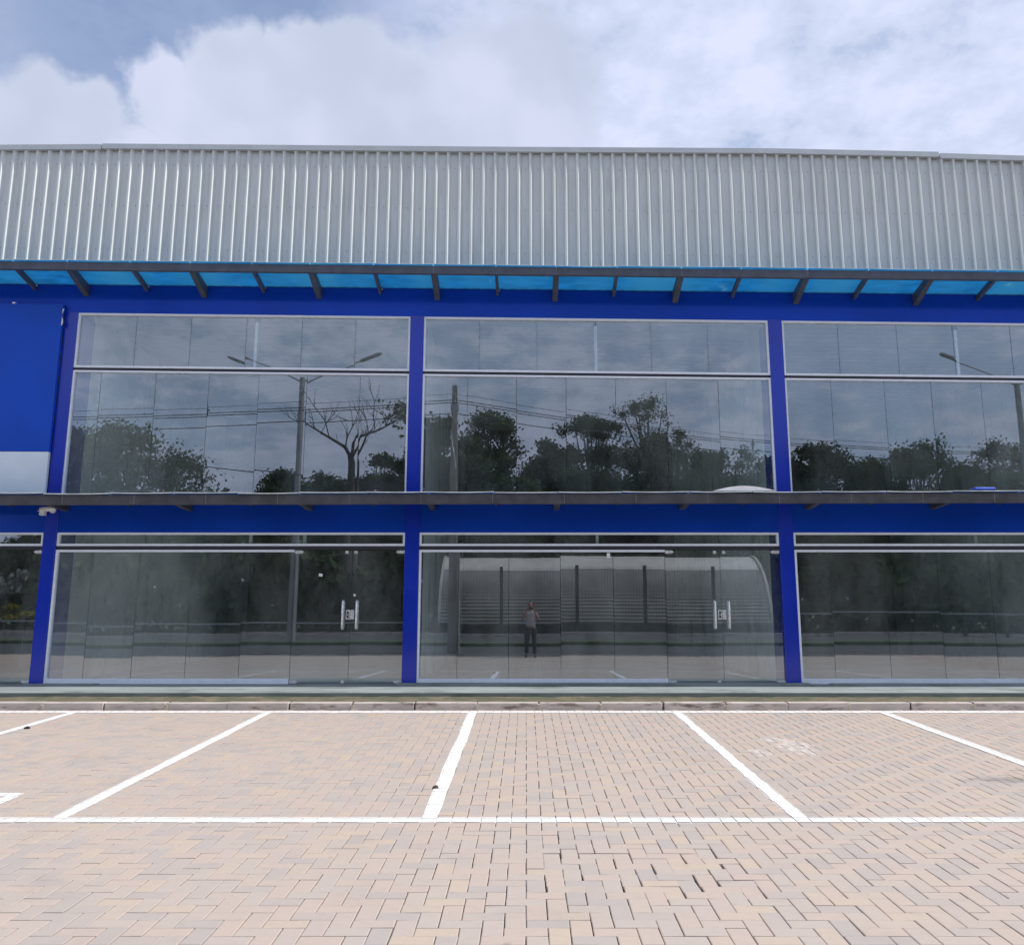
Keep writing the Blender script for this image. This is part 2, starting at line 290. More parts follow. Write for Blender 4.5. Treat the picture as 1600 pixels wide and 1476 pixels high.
# ------------------------------------------------------------------ mesh helpers
class MB:
    def __init__(s): s.v = []; s.f = []; s.mi = []
    def quad(s, a, b, c, d, mi=0):
        n = len(s.v); s.v += [a, b, c, d]; s.f.append((n, n + 1, n + 2, n + 3)); s.mi.append(mi)
    def poly(s, pts, mi=0):
        n = len(s.v); s.v += list(pts); s.f.append(tuple(range(n, n + len(pts)))); s.mi.append(mi)
    def box(s, x0, x1, y0, y1, z0, z1, mi=0, fn=None, mis=None):
        n = len(s.v)
        P = [(x0, y0, z0), (x1, y0, z0), (x1, y1, z0), (x0, y1, z0), (x0, y0, z1), (x1, y0, z1), (x1, y1, z1), (x0, y1, z1)]
        if fn: P = [fn(p) for p in P]
        s.v += P
        F = [(0, 3, 2, 1), (4, 5, 6, 7), (0, 1, 5, 4), (1, 2, 6, 5), (2, 3, 7, 6), (3, 0, 4, 7)]  # bottom top front right back left
        s.f += [tuple(i + n for i in f) for f in F]; s.mi += list(mis) if mis else [mi] * 6
    def tube(s, pts, rads, seg=8, mi=0, cap=True):
        pts = [Vector(p) for p in pts]; n0 = len(s.v); k = len(pts)
        for i, p in enumerate(pts):
            d = (pts[min(i + 1, k - 1)] - pts[max(i - 1, 0)]).normalized()
            ref = Vector((0, 0, 1)) if abs(d.z) < 0.9 else Vector((1, 0, 0))
            a = d.cross(ref).normalized(); b = d.cross(a).normalized()
            for j in range(seg):
                t = 2 * math.pi * j / seg
                q = p + (a * math.cos(t) + b * math.sin(t)) * rads[i]; s.v.append(tuple(q))
        for i in range(k - 1):
            for j in range(seg):
                j2 = (j + 1) % seg
                s.f.append((n0 + i * seg + j, n0 + i * seg + j2, n0 + (i + 1) * seg + j2, n0 + (i + 1) * seg + j)); s.mi.append(mi)
        if cap:
            s.f.append(tuple(n0 + j for j in range(seg))); s.mi.append(mi)
            s.f.append(tuple(n0 + (k - 1) * seg + j for j in reversed(range(seg)))); s.mi.append(mi)
    def build(s, name, mats, parent=None, smooth=False, bevel=0.0, origin=None):
        me = bpy.data.meshes.new(name)
        V = s.v
        if origin is not None: V = [(p[0] - origin[0], p[1] - origin[1], p[2] - origin[2]) for p in V]
        me.from_pydata(V, [], s.f); me.update()
        mats = mats if isinstance(mats, (list, tuple)) else [mats]
        for m in mats: me.materials.append(m)
        me.polygons.foreach_set('material_index', s.mi)
        if smooth: me.polygons.foreach_set('use_smooth', [True] * len(s.f))
        o = bpy.data.objects.new(name, me); COL.objects.link(o)
        if origin is not None: o.location = origin
        if parent is not None: o.parent = parent
        if bevel:
            bm = bmesh.new(); bm.from_mesh(me); bmesh.ops.remove_doubles(bm, verts=bm.verts, dist=1e-5)
            bmesh.ops.bevel(bm, geom=bm.edges[:], offset=bevel, segments=1, affect='EDGES', profile=0.5); bm.to_mesh(me); bm.free()
        return o
def tag(o, label=None, cat=None, group=None, kind=None):
    if label: o['label'] = label
    if cat: o['category'] = cat
    if group: o['group'] = group
    if kind: o['kind'] = kind
    return o
def empty(name, loc=(0, 0, 0)):
    o = bpy.data.objects.new(name, None); COL.objects.link(o); o.location = loc; o.empty_display_size = 0.2; return o

# ------------------------------------------------------------------ ground
def gz(y):
    """the lot rises gently towards the building"""
    if y < 2.5: return 0.0
    if y < 5.6: return 0.0148 * (y - 2.5)
    if y < 7.1:
        t = (y - 5.6) / 1.5; return 0.0148 * 3.1 + 1.5 * (0.0148 * t + (0.0304 - 0.0148) * t * t / 2)
    return 0.0148 * 3.1 + 1.5 * (0.0148 + 0.0304) / 2 + 0.0304 * (y - 7.1)
def gs(y): return (gz(y + 0.02) - gz(y - 0.02)) / 0.04
KY = 11.62   # kerb face
b = MB(); b.box(-900, 900, -900, 900, -0.6, -0.12); tag(b.build('ground', M_grass), kind='structure')
b = MB(); b.quad((-300, -19.5, -0.03), (300, -19.5, -0.03), (300, -0.75, -0.03), (-300, -0.75, -0.03)); tag(b.build('road', M_asphalt), kind='structure')
# car park: bedding under the pavers, plain paving further out
ys = [-0.75, 1.0, 2.5, 4.0, 5.6, 6.0, 6.6, 7.1, KY + 0.02]
b = MB()
for i in range(len(ys) - 1):
    y0, y1 = ys[i], ys[i + 1]
    b.quad((-11.0, y0, gz(y0) - 0.016), (11.0, y0, gz(y0) - 0.016), (11.0, y1, gz(y1) - 0.016), (-11.0, y1, gz(y1) - 0.016), 0)
    for (xa, xb) in ((-60, -11.0), (11.0, 60)):
        b.quad((xa, y0, gz(y0)), (xb, y0, gz(y0)), (xb, y1, gz(y1)), (xa, y1, gz(y1)), 1)
lot = b.build('parking_lot', [M_bed, M_outerpave]); tag(lot, kind='structure')

U = 0.1; J = 0.0044; CH = 0.0040
def brick_geo(w, d):
    """top, chamfer and sides of one paver centred on the origin, top at z = 0"""
    hw, hd = w / 2, d / 2
    v = []; f = []
    for (x, y, z) in ((hw - CH, hd - CH, 0), (hw, hd, -CH * 0.55), (hw, hd, -0.03)):
        v += [(-x, -y, z), (x, -y, z), (x, y, z), (-x, y, z)]
    f.append((0, 1, 2, 3))
    for r in (0, 4):
        for k in range(4): f.append((r + k, r + 4 + k, r + 4 + (k + 1) % 4, r + (k + 1) % 4))
    return v, f
bricks = []
i0, i1 = -110, 110; j0, j1 = -7, int(KY / U) + 1
for j in range(j0, j1):
    for i in range(i0, i1):
        c = (i - j) % 4
        if c == 0: bx0, by0, w, d = i * U, j * U, 2 * U, U
        elif c == 3: bx0, by0, w, d = i * U, j * U, U, 2 * U
        else: continue
        xa, xb, ya, yb = max(bx0, -11), min(bx0 + w, 11), by0, min(by0 + d, KY)
        if xb - xa < 0.02 or yb - ya < 0.02: continue
        bricks.append((xa, xb, ya, yb))
def visible_px(bk):
    x, y = (bk[0] + bk[1]) / 2, (bk[2] + bk[3]) / 2
    if y < 4.15: return -1
    p = math.radians(10.758); h = gz(y) - CAM_H
    fy = y * math.cos(p) + h * math.sin(p); u = 822 + 1400 * x / fy; v = 687 - 1400 * (-y * math.sin(p) + h * math.cos(p)) / fy
    if not (0 < u < 1600 and v < 1476): return -1
    return 1 / y
order = sorted(range(len(bricks)), key=lambda k: -visible_px(bricks[k]))
single = set(order[:300])
gm = {}
for key, (w, d) in {'h': (0.2 - J, 0.1 - J), 'v': (0.1 - J, 0.2 - J)}.items():
    v, f = brick_geo(w, d); me = bpy.data.meshes.new('paver'); me.from_pydata(v, [], f); me.materials.append(M_paver); gm[key] = me
FV = []; FF = []
for k, (xa, xb, ya, yb) in enumerate(bricks):
    x, y = (xa + xb) / 2, (ya + yb) / 2; w, d = xb - xa, yb - ya
    dz = random.uniform(-0.0012, 0.0012); sx_ = random.gauss(0, 0.004); sy_ = gs(y) + random.gauss(0, 0.004)
    jx, jy = random.gauss(0, 0.0008), random.gauss(0, 0.0008); rz = random.gauss(0, 0.006)
    # a patch where pavers have crept apart
    if abs(x - 0.62) < 0.55 and abs(y - 5.25) < 0.35: jx += random.gauss(0, 0.004); rz += random.gauss(0, 0.02); dz -= 0.003
    if k in single and abs(w * d - 0.02) < 1e-4:
        o = bpy.data.objects.new('paver', gm['h' if w > d else 'v']); COL.objects.link(o); o.parent = lot
        o.location = (x + jx, y + jy, gz(y) + dz); o.rotation_euler = (sy_, -sx_, rz)
    else:
        v, f = brick_geo(w - J, d - J); n = len(FV)
        for (px, py, pz) in v:
            qx = px - rz * py; qy = py + rz * px
            FV.append((x + jx + qx, y + jy + qy, gz(y) + dz + pz + sx_ * qx + sy_ * qy))
        FF += [tuple(a + n for a in ff) for ff in f]
me = bpy.data.meshes.new('paver_field'); me.from_pydata(FV, [], FF); me.materials.append(M_paver)
pf = bpy.data.objects.new('paver_field', me); COL.objects.link(pf); pf.parent = lot; pf['kind'] = 'stuff'

# painted markings: a film on top of each paver plus what ran into the joints
def clip(poly, rect):
    xa, xb, ya, yb = rect
    for ax, lim, sgn in ((0, xa, 1), (0, xb, -1), (1, ya, 1), (1, yb, -1)):
        out = []
        for q in range(len(poly)):
            P, Q = poly[q], poly[(q + 1) % len(poly)]
            dp, dq = sgn * (P[ax] - lim), sgn * (Q[ax] - lim)
            if dp >= 0: out.append(P)
            if dp * dq < 0:
                t = dp / (dp - dq); out.append((P[0] + t * (Q[0] - P[0]), P[1] + t * (Q[1] - P[1])))
        poly = out
        if len(poly) < 3: return []
    return poly
def marking(name, polys, lift=0.0):
    b = MB()
    for poly in polys:
        bx = (min(p[0] for p in poly), max(p[0] for p in poly), min(p[1] for p in poly), max(p[1] for p in poly))
        for (xa, xb, ya, yb) in bricks:
            if xb < bx[0] or xa > bx[1] or yb < bx[2] or ya > bx[3]: continue
            g = 0.0042
            c = clip(list(poly), (xa + g, xb - g, ya + g, yb - g))
            if c: b.poly([(p[0], p[1], gz(p[1]) + 0.0035 + lift) for p in c])
        c = clip(list(poly), (-11, 11, 0, KY))
        if c:
            y0, y1 = bx[2], bx[3]; n = max(1, int((y1 - y0) / 0.5))
            for q in range(n):
                cc = clip(list(c), (-11, 11, y0 + (y1 - y0) * q / n, y0 + (y1 - y0) * (q + 1) / n))
                if cc: b.poly([(p[0], p[1], gz(p[1]) - 0.0015 + lift) for p in cc])
    o = b.build(name, M_paint, lot); return o
def wob(x0, x1, y0, y1, n):
    """a hand-masked stripe: long rectangle with slightly uneven edges"""
    pl = []
    along = (x1 - x0) > (y1 - y0)
    L0, L1 = (x0, x1) if along else (y0, y1)
    prev = None
    for q in range(n + 1):
        t = L0 + (L1 - L0) * q / n
        a = (y0 if along else x0) + random.gauss(0, 0.0035); bb = (y1 if along else x1) + random.gauss(0, 0.0035)
        if prev:
            if along: pl.append([(prev[0], prev[1]), (t, a), (t, bb), (prev[0], prev[2])])
            else: pl.append([(prev[1], prev[0]), (prev[2], prev[0]), (bb, t), (a, t)])
        prev = (t, a, bb)
    return pl
marking('painted_line', wob(-11, 11, 6.30, 6.425, 44))
marking('painted_line', wob(-11, 11, 11.36, 11.50, 44))
for x in (-8.02, -5.535, -3.16, -0.655, 1.85, 4.375, 6.88, 9.38):
    marking('painted_line', wob(x - 0.055, x + 0.055, 6.43, 11.355, 12))
marking('painted_symbol', [[(-5.0, 7.05), (-3.83, 7.05), (-3.775, 7.08), (-3.775, 7.12), (-3.83, 7.15), (-5.0, 7.15)], [(-3.875, 6.60), (-3.775, 6.60), (-3.775, 7.048), (-3.875, 7.048)]])

# ------------------------------------------------------------------ kerb, dirt strip, apron
kz0 = gz(KY) - 0.02; KT = 0.305
b = MB(); b.box(-40, 40, KY + 0.012, KY + 0.125, kz0 - 0.1, KT - 0.014); kerb = tag(b.build('kerb', M_bed), kind='structure')
kw = 0.776; x = -0.62 - 16 * kw
while x < 13:
    b = MB(); e = random.uniform(-0.004, 0.004); zt = KT + random.uniform(-0.004, 0.004)
    b.box(x + 0.007, x + kw - 0.007, KY + e, KY + 0.13 + e, kz0 - 0.05, zt)
    o = b.build('kerb_stone', M_kerb, kerb, bevel=0.010); o.rotation_euler.z = random.gauss(0, 0.0006)
    # mortar joint, often smeared proud of the stones
    if random.random() < 0.75:
        b = MB(); w = random.uniform(0.012, 0.035); zc = random.uniform(0.0, 0.012)
        b.box(x - w, x + w, KY - random.uniform(0.002, 0.006), KY + 0.05, kz0, KT - 0.012 - zc)
        b.build('mortar_joint', M_mortar, kerb, bevel=0.006)
    x += kw
b = MB()
nx = 300; nyd = 6; rows = []
for iy in range(nyd + 1):
    yy = KY + 0.118 + (12.40 - KY - 0.118) * iy / nyd
    for ix in range(nx + 1):
        xx = -20 + 40 * ix / nx
        b.v.append((xx, yy, KT - 0.012 + 0.014 * (iy / nyd) + random.gauss(0, 0.004)))
for iy in range(nyd):
    for ix in range(nx):
        a = iy * (nx + 1) + ix; b.f.append((a, a + 1, a + nx + 2, a + nx + 1)); b.mi.append(0)
tag(b.build('dirt_strip', M_dirt, smooth=True), kind='structure')
AP = 0.385
b = MB()
b.poly([(-40, 12.385, 0.2), (40, 12.385, 0.2), (40, 12.37, AP - 0.028), (-40, 12.37, AP - 0.028)], 1)
b.poly([(-40, 12.37, AP - 0.028), (40, 12.37, AP - 0.028), (40, 12.40, AP - 0.006), (-40, 12.40, AP - 0.006)], 0)
b.poly([(-40, 12.40, AP - 0.006), (40, 12.40, AP - 0.006), (40, 13.60, AP), (-40, 13.60, AP)], 0)
apron = tag(b.build('pavement', [M_conc, M_riser]), kind='structure')
# poured threshold patches on the apron
for (xa, xb, y0, zt) in ((-1.86, 4.1, 13.18, AP + 0.022), (-7.3, -6.2, 13.26, AP + 0.012), (4.4, 12, 13.24, AP + 0.014)):
    b = MB(); b.box(xa, xb, y0, 13.46, AP - 0.02, zt); b.build('threshold_slab', M_conc, apron, bevel=0.006)

# ------------------------------------------------------------------ the building
YF = 13.5
def sh(p):
    """the upper storey was not set quite level: it drops slightly to the right"""
    t = min(1.0, max(0.0, (p[2] - 3.2) / 1.8))
    return (p[0], p[1], p[2] - 0.0116 * t * p[0])
bld = empty('commercial_building', (0, YF, AP))
tag(bld, 'two storey blue commercial building with tall glass bays and silver corrugated parapet', 'building')
bld_inv = Matrix.Translation((0, -YF, -AP))
def part(mb, name, mats, parent=None, **k):
    o = mb.build(name, mats, parent or bld, **k)
    if parent is None: o.matrix_parent_inverse = bld_inv
    return o
PX = [(-12.80, -12.60), (-7.23, -7.03), (-1.812, -1.600), (3.790, 4.004), (9.30, 9.50)]
# blue composite bands and pillars
b = MB(); b.box(-13.5, 13.5, 13.46, 13.62, 2.584, 3.12); part(b, 'spandrel', M_head)
b = MB(); b.box(-13.5, 13.5, 13.46, 13.62, 5.945, 6.90, fn=sh); part(b, 'head_band', M_head)
for (xa, xb) in PX:
    b = MB(); b.box(xa, xb, 13.445, 14.02, AP - 0.02, 5.96, fn=sh); part(b, 'pillar', M_blue, bevel=0.004)
# shell and interior
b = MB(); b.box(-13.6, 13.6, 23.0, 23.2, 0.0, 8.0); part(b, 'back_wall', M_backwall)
b = MB(); b.box(-13.6, 13.6, 13.62, 23.0, 0.25, AP - 0.005); part(b, 'interior_floor', M_infloor)
b = MB(); b.box(-13.6, 13.6, 13.62, 23.2, 7.85, 8.0); part(b, 'roof', M_cap)
b = MB(); b.box(-13.6, -13.5, 13.44, 23.2, 0.2, 8.0); part(b, 'side_wall', M_plaster)
b = MB(); b.box(13.5, 13.6, 13.44, 23.2, 0.2, 8.0); part(b, 'side_wall', M_plaster)
for (xa, xb) in PX:
    b = MB(); b.box(xa + 0.012, xb - 0.012, 14.02, 23.0, AP - 0.01, 7.85); part(b, 'partition_wall', M_plaster)
b = MB()   # ribbed ceiling sheets
yy = 13.62; kk = 0
while yy < 23:
    b.box(-13.5, 13.5, yy, yy + 0.245, 6.06, 6.10, fn=sh); b.box(-13.5, 13.5, yy + 0.20, yy + 0.23, 6.047, 6.0605, fn=sh); yy += 0.25
part(b, 'ceiling', M_ceiling)

# silver corrugated parapet: separate lapped sheets
pit = 0.19
cap_pts = [(-11.5, 8.835), (-8.54, 8.84), (-6.879, 8.852)], [(-6.865, 8.862), (-0.228, 8.803), (3.924, 8.779), (6.67, 8.716)], [(6.689, 8.694), (8.063, 8.649), (11.5, 8.54)]
def capz(x):
    L = [p for s_ in cap_pts for p in s_]
    for q in range(len(L) - 1):
        if L[q][0] <= x <= L[q + 1][0]:
            t = (x - L[q][0]) / max(1e-6, L[q + 1][0] - L[q][0]); return L[q][1] + t * (L[q + 1][1] - L[q][1])
    return L[0][1] if x < 0 else L[-1][1]
for s_i in range(-11, 12):
    x0 = s_i * 5 * pit - 0.05; b = MB(); off = 0.002 * (s_i % 2) + random.uniform(0, 0.0015)
    prof = []
    for r in range(5):
        xx = x0 + r * pit
        prof += [(xx, 13.44), (xx + 0.084, 13.44), (xx + 0.100, 13.386), (xx + 0.128, 13.386), (xx + 0.172, 13.44)]
    prof.append((x0 + 5 * pit + 0.015, 13.44))
    zb = 6.70
    for q in range(len(prof) - 1):
        (xa, ya), (xb, yb) = prof[q], prof[q + 1]
        ya -= off; yb -= off
        b.quad((xa, ya, zb - 0.0116 * xa), (xb, yb, zb - 0.0116 * xb), (xb, yb, capz(xb) - 0.03), (xa, ya, capz(xa) - 0.03))
    for zs in (7.0, 7.75, 8.45):
        for r in range(5):
            xx = x0 + r * pit + 0.045; zz = zs - 0.0116 * xx + random.uniform(-0.008, 0.008)
            b.box(xx - 0.0045, xx + 0.0045, 13.432 - off, 13.4395 - off, zz - 0.0045, zz + 0.0045, 1)
    o = part(b, 'cladding_sheet', [M_clad, M_seam])
for L in cap_pts:
    b = MB()
    for q in range(len(L) - 1):
        (xa, za), (xb, zb) = L[q], L[q + 1]
        y0 = 13.364; h = 0.085
        b.quad((xa, y0, za - h), (xb, y0, zb - h), (xb, y0, zb), (xa, y0, za))
        b.quad((xa, y0, za), (xb, y0, zb), (xb, 13.75, zb + 0.004), (xa, 13.75, za + 0.004))
        b.quad((xa, y0, za - h), (xa, y0 + 0.05, za - h - 0.002), (xb, y0 + 0.05, zb - h - 0.002), (xb, y0, zb - h))
        b.quad((xa, 13.75, za + 0.004), (xb, 13.75, zb + 0.004), (xb, 13.75, zb - 0.6), (xa, 13.75, za - 0.6))
    (xa, za), (xb, zb) = L[0], L[-1]
    b.quad((xa, y0, za - h), (xa, y0, za), (xa, 13.75, za), (xa, 13.75, za - h)); b.quad((xb, y0, zb - h), (xb, 13.75, zb - h), (xb, 13.75, zb), (xb, y0, zb))
    part(b, 'parapet_cap', M_cap)

# canopies ---------------------------------------------------------------
THICK = [-8.80, -6.93, -5.07, -3.26, -1.398, 0.456, 2.345, 4.245, 6.13, 8.02, 9.9]
THIN = [-9.75, -7.75, -5.98, -4.14, -2.30, -0.45, 1.378, 3.25, 5.17, 7.11, 8.98]
ALL = sorted(THICK + THIN)
def canopy(zf0, zf1, zw, fn, upper):
    """steel fascia out in front, beams back to the wall, one translucent sheet per bay"""
    st = M_steel if upper else M_steel2
    b = MB(); b.box(-10.4, 10.4, 13.43, 13.459, zw + 0.016, zw + 0.05, fn=fn)
    root = part(b, 'canopy', st)
    rinv = bld_inv
    def sub(mb, name, mats, **k):
        o = mb.build(name, mats, root, **k); return o
    xs = [-10.4] + [x + 0.0 for x in ALL if -10.3 < x < 10.3] + [10.4]
    # fascia in lengths
    if upper: cuts = xs[::2] if xs[::2][-1] == 10.4 else xs[::2] + [10.4]
    else:
        cuts = [-10.4]; c = -9.75
        while c < 10.3: cuts.append(c); c += 1.03
        cuts.append(10.4)
    for q in range(len(cuts) - 1):
        b = MB(); e = random.uniform(-0.003, 0.003)
        b.box(cuts[q] + 0.0015, cuts[q + 1] - 0.0015, 12.80 + e, 12.86 + e, zf0 + e * 0.6, zf1 + e * 0.6, fn=fn); sub(b, 'fascia', st, bevel=0.003)
        b = MB(); b.box(cuts[q + 1] - 0.004, cuts[q + 1] + 0.004, 12.797, 12.81, zf0 + 0.003, zf1 - 0.003, fn=fn); sub(b, 'weld_seam', M_seam)
    for x in ALL:
        if not -10.3 < x < 10.3: continue
        thick = x in THICK
        w = 0.042 if thick else 0.021; dep = 0.175 if thick else 0.085
        if not upper: dep = 0.118 if thick else 0.05
        b = MB()
        za, zb = zf1 - 0.012, zw - 0.004
        P = [(x - w, 12.845, za - min(dep, zf1 - zf0 - 0.03)), (x + w, 12.845, za - min(dep, zf1 - zf0 - 0.03)), (x + w, 13.455, zb - dep), (x - w, 13.455, zb - dep),
             (x - w, 12.845, za), (x + w, 12.845, za), (x + w, 13.455, zb), (x - w, 13.455, zb)]
        n = len(b.v); b.v += [fn(p) for p in P]
        b.f += [(0, 3, 2, 1), (4, 5, 6, 7), (0, 1, 5, 4), (1, 2, 6, 5), (2, 3, 7, 6), (3, 0, 4, 7)]; b.mi += [0] * 6
        sub(b, 'beam', st)
    for q in range(len(xs) - 1):
        xa, xb = xs[q] + 0.006, xs[q + 1] - 0.006
        b = MB(); n = 8; yA, yB = 12.765, 13.44
        sag = random.uniform(0.004, 0.016); tip = random.uniform(-0.003, 0.01)
        for i in range(n):
            u0, u1 = i / n, (i + 1) / n
            x0, x1 = xa + (xb - xa) * u0, xa + (xb - xa) * u1
            h0 = tip - sag * 4 * u0 * (1 - u0) * 0.5 + 0.010; h1 = tip - sag * 4 * u1 * (1 - u1) * 0.5 + 0.010
            A = [fn((x0, yA, zf1 + h0)), fn((x1, yA, zf1 + h1)), fn((x1, yB, zw + 0.004)), fn((x0, yB, zw + 0.004))]
            B = [(p[0], p[1], p[2] + (0.007 if upper else 0.013)) for p in A]
            b.quad(A[0], A[3], A[2], A[1], 0); b.quad(B[0], B[1], B[2], B[3], 0); b.quad(A[0], A[1], B[1], B[0], 1)
        sub(b, 'roof_panel', [M_poly if upper else M_poly2, M_polyedge])
        if upper:   # white sealant dabs where the sheet meets the beam ends
            for xx in (xa, ):
                b = MB(); zz = zw - 0.012; b.box(xx + 0.02, xx + 0.032, 13.425, 13.438, zz - 0.012, zz + 0.002, fn=fn); sub(b, 'sealant_dab', M_white)
    return root
canopy(6.402, 6.528, 6.395, sh, True)
canopy(2.938, 3.084, 3.04, lambda p: (p[0], p[1], p[2] + 0.0022 * p[0]), False)

# windows ------------------------------------------------------------------
def pane(parent, x0, x1, z0, z1, fn=None, yaw=0.0, pitch=0.0, y=13.50, inset=0.003):
    """one sheet of glass, 8 mm thick; no two stand in quite the same plane"""
    cx, cz = (x0 + x1) / 2, (z0 + z1) / 2
    def tr(p):
        q = fn(p) if fn else p
        dx, dz = q[0] - cx, q[2] - cz
        return (q[0], q[1] + math.tan(math.radians(yaw)) * dx + math.tan(math.radians(pitch)) * dz, q[2])
    b = MB(); b.box(x0 + inset, x1 - inset, y, y + 0.008, z0, z1, fn=tr, mis=[2, 2, 0, 2, 1, 2])
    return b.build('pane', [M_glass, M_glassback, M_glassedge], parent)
def frame(name, rects, fn=None, y0=13.462, y1=13.53, right=True):
    """white aluminium frame: rects are (x0, x1, z0, z1, bar, bottom bar)"""
    b = MB()
    for (x0, x1, z0, z1, t, tb) in rects:
        b.box(x0, x1, y0, y1, z1 - t, z1, fn=fn); b.box(x0, x1, y0, y1, z0, z0 + tb, fn=fn)
        b.box(x0, x0 + t, y0 + 0.001, y1 - 0.001, z0 + tb, z1 - t, fn=fn)
        if right: b.box(x1 - t, x1, y0 + 0.001, y1 - 0.001, z0 + tb, z1 - t, fn=fn)
    return part(b, name, M_white)
ZT, ZM1, ZM0, ZB = 5.945, 5.062, 5.018, 3.06
uppers = [(-7.03, -1.812, [-6.119, -5.258, -4.387, -3.515, -2.674], [-6.602, -5.747, -4.922, -4.146, -3.399, -2.574], [-4.24]),
          (-1.600, 3.790, [-0.731, 0.17, 1.092, 1.953, 2.844], [-0.904, -0.147, 0.619, 1.385, 2.171, 2.977], [1.092]),
          (4.004, 9.30, [4.887, 5.809, 6.69, 7.591, 8.45], [4.726, 5.551, 6.278, 7.054, 7.83, 8.6], [6.75])]
random.seed(21)
def jit(s): return random.gauss(0, s)
for (xa, xb, top, low, bars) in uppers:
    fr = frame('window', [(xa, xb, ZM1, ZT, 0.031, 0.034), (xa, xb, ZB, ZM0, 0.028, 0.034)], fn=sh)
    b = MB(); b.box(xa + 0.002, xb - 0.002, 13.47, 13.54, ZM0, ZM1, fn=sh); b.build('transom_gap', M_darkgap, fr)
    for L, z0, z1 in ((top, ZM1 + 0.02, ZT - 0.02), (low, ZB + 0.02, ZM0 - 0.02)):
        e = [xa + 0.02] + L + [xb - 0.02]
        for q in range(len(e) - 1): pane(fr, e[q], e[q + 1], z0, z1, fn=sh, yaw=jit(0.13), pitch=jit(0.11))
    for xm in bars:
        b = MB(); b.box(xm - 0.022, xm + 0.022, 13.53, 13.60, ZM1 + 0.03, ZT - 0.10, fn=sh); mu = b.build('mullion', M_silver, fr)
        b = MB(); b.box(xm - 0.035, xm + 0.035, 13.532, 13.60, ZT - 0.10, ZT - 0.03, fn=sh); b.build('bracket', M_darkgap, fr)

Z1T, Z1B, Z2T, SILL0, SILL1 = 2.584, 2.383, 2.327, AP + 0.002, 0.462
def fitting(parent, x0, x1, z0, z1, taper=0):
    b = MB()
    if taper:
        xs_ = (x0, x1) if taper > 0 else (x1, x0)
        pr = [(xs_[0], z0), (xs_[1] - (xs_[1] - xs_[0]) * 0.25, z0), (xs_[1], z0 + (z1 - z0) * 0.5), (xs_[1] - (xs_[1] - xs_[0]) * 0.2, z1), (xs_[0], z1)]
        n = len(pr)
        for (px, pz) in pr: b.v.append((px, 13.478, pz))
        for (px, pz) in pr: b.v.append((px, 13.528, pz))
        b.f.append(tuple(range(n))); b.f.append(tuple(range(2 * n - 1, n - 1, -1))); b.mi += [0, 0]
        for q in range(n): b.f.append((q, n + q, n + (q + 1) % n, (q + 1) % n)); b.mi.append(0)
    else: b.box(x0, x1, 13.478, 13.528, z0, z1)
    return b.build('patch_fitting', M_chrome, parent)
def door(x0, x1, hinge_right, yaw, pitch):
    b = MB(); 
    def tr(p):
        return (p[0], p[1] + math.tan(math.radians(yaw)) * (p[0] - (x0 + x1) / 2) + math.tan(math.radians(pitch)) * (p[2] - 1.4), p[2])
    b.box(x0 + 0.003, x1 - 0.003, 13.50, 13.508, AP + 0.012, 2.318, fn=tr, mis=[2, 2, 0, 2, 1, 2])
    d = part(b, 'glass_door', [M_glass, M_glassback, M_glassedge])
    s = 1 if hinge_right else -1
    hx = x1 - 0.004 if hinge_right else x0 + 0.004
    lo, hi = sorted((hx, hx - s * 0.13))
    fitting(d, lo, hi, 2.272, 2.318, -s); fitting(d, lo, hi, AP + 0.008, AP + 0.05, -s)
    fx = x0 + 0.035 if hinge_right else x1 - 0.10
    fitting(d, fx, fx + 0.045, 2.27, 2.312)
    if not hinge_right: fitting(d, fx, fx + 0.045, AP + 0.008, AP + 0.052)
    # tubular pull handle, one bow each side of the glass
    px = x0 + 0.10 if hinge_right else x1 - 0.105
    b = MB()
    for sy in (-1, 1):
        yb = 13.504 + sy * 0.055; yg = 13.504 + sy * 0.004
        pts = [(px, yg, 1.56)] + [(px, 13.504 + sy * (0.055 - 0.02 + 0.02 * math.sin(a)), 1.575 + 0.005 * math.cos(a)) for a in (0.3, 0.9, 1.57)]
        pts = [(px, yg, 1.555), (px, yb - sy * 0.012, 1.575), (px, yb, 1.56), (px, yb, 1.185), (px, yb - sy * 0.012, 1.17), (px, yg, 1.19)]
        b.tube(pts, [0.014, 0.015, 0.0155, 0.0155, 0.015, 0.014], 12)
    b.build('handle', M_chrome, d, smooth=True)
    lx = x0 + 0.004 if hinge_right else x1 - 0.059
    b = MB(); b.box(lx, lx + 0.055, 13.474, 13.53, 1.305, 1.445); lk = b.build('lock', M_chrome, d, bevel=0.004)
    b = MB(); b.box(lx + 0.012, lx + 0.042, 13.4715, 13.476, 1.325, 1.425); b.build('lock_plate', M_darkgap if not hinge_right else M_silver, lk)
    b = MB(); b.tube([(lx + 0.027, 13.4725, 1.375), (lx + 0.027, 13.466, 1.375)], [0.011, 0.010], 10); b.build('key_cylinder', M_chrome, lk)
    return d
lowers = [(-12.60, -7.23, [-11.9, -11.1, -10.3, -9.6], -8.90, -8.06, [-9.7]),
          (-7.03, -1.812, [-6.48, -5.779, -4.992, -4.206], -3.458, -2.602, [-4.14, -3.33]),
          (-1.600, 3.790, [-1.014, -0.256, 0.512, 1.298], 2.075, 2.897, [1.07]),
          (4.004, 9.30, [4.528, 5.343, 6.139, 6.916, 7.7], 8.2, 8.75, [6.76])]
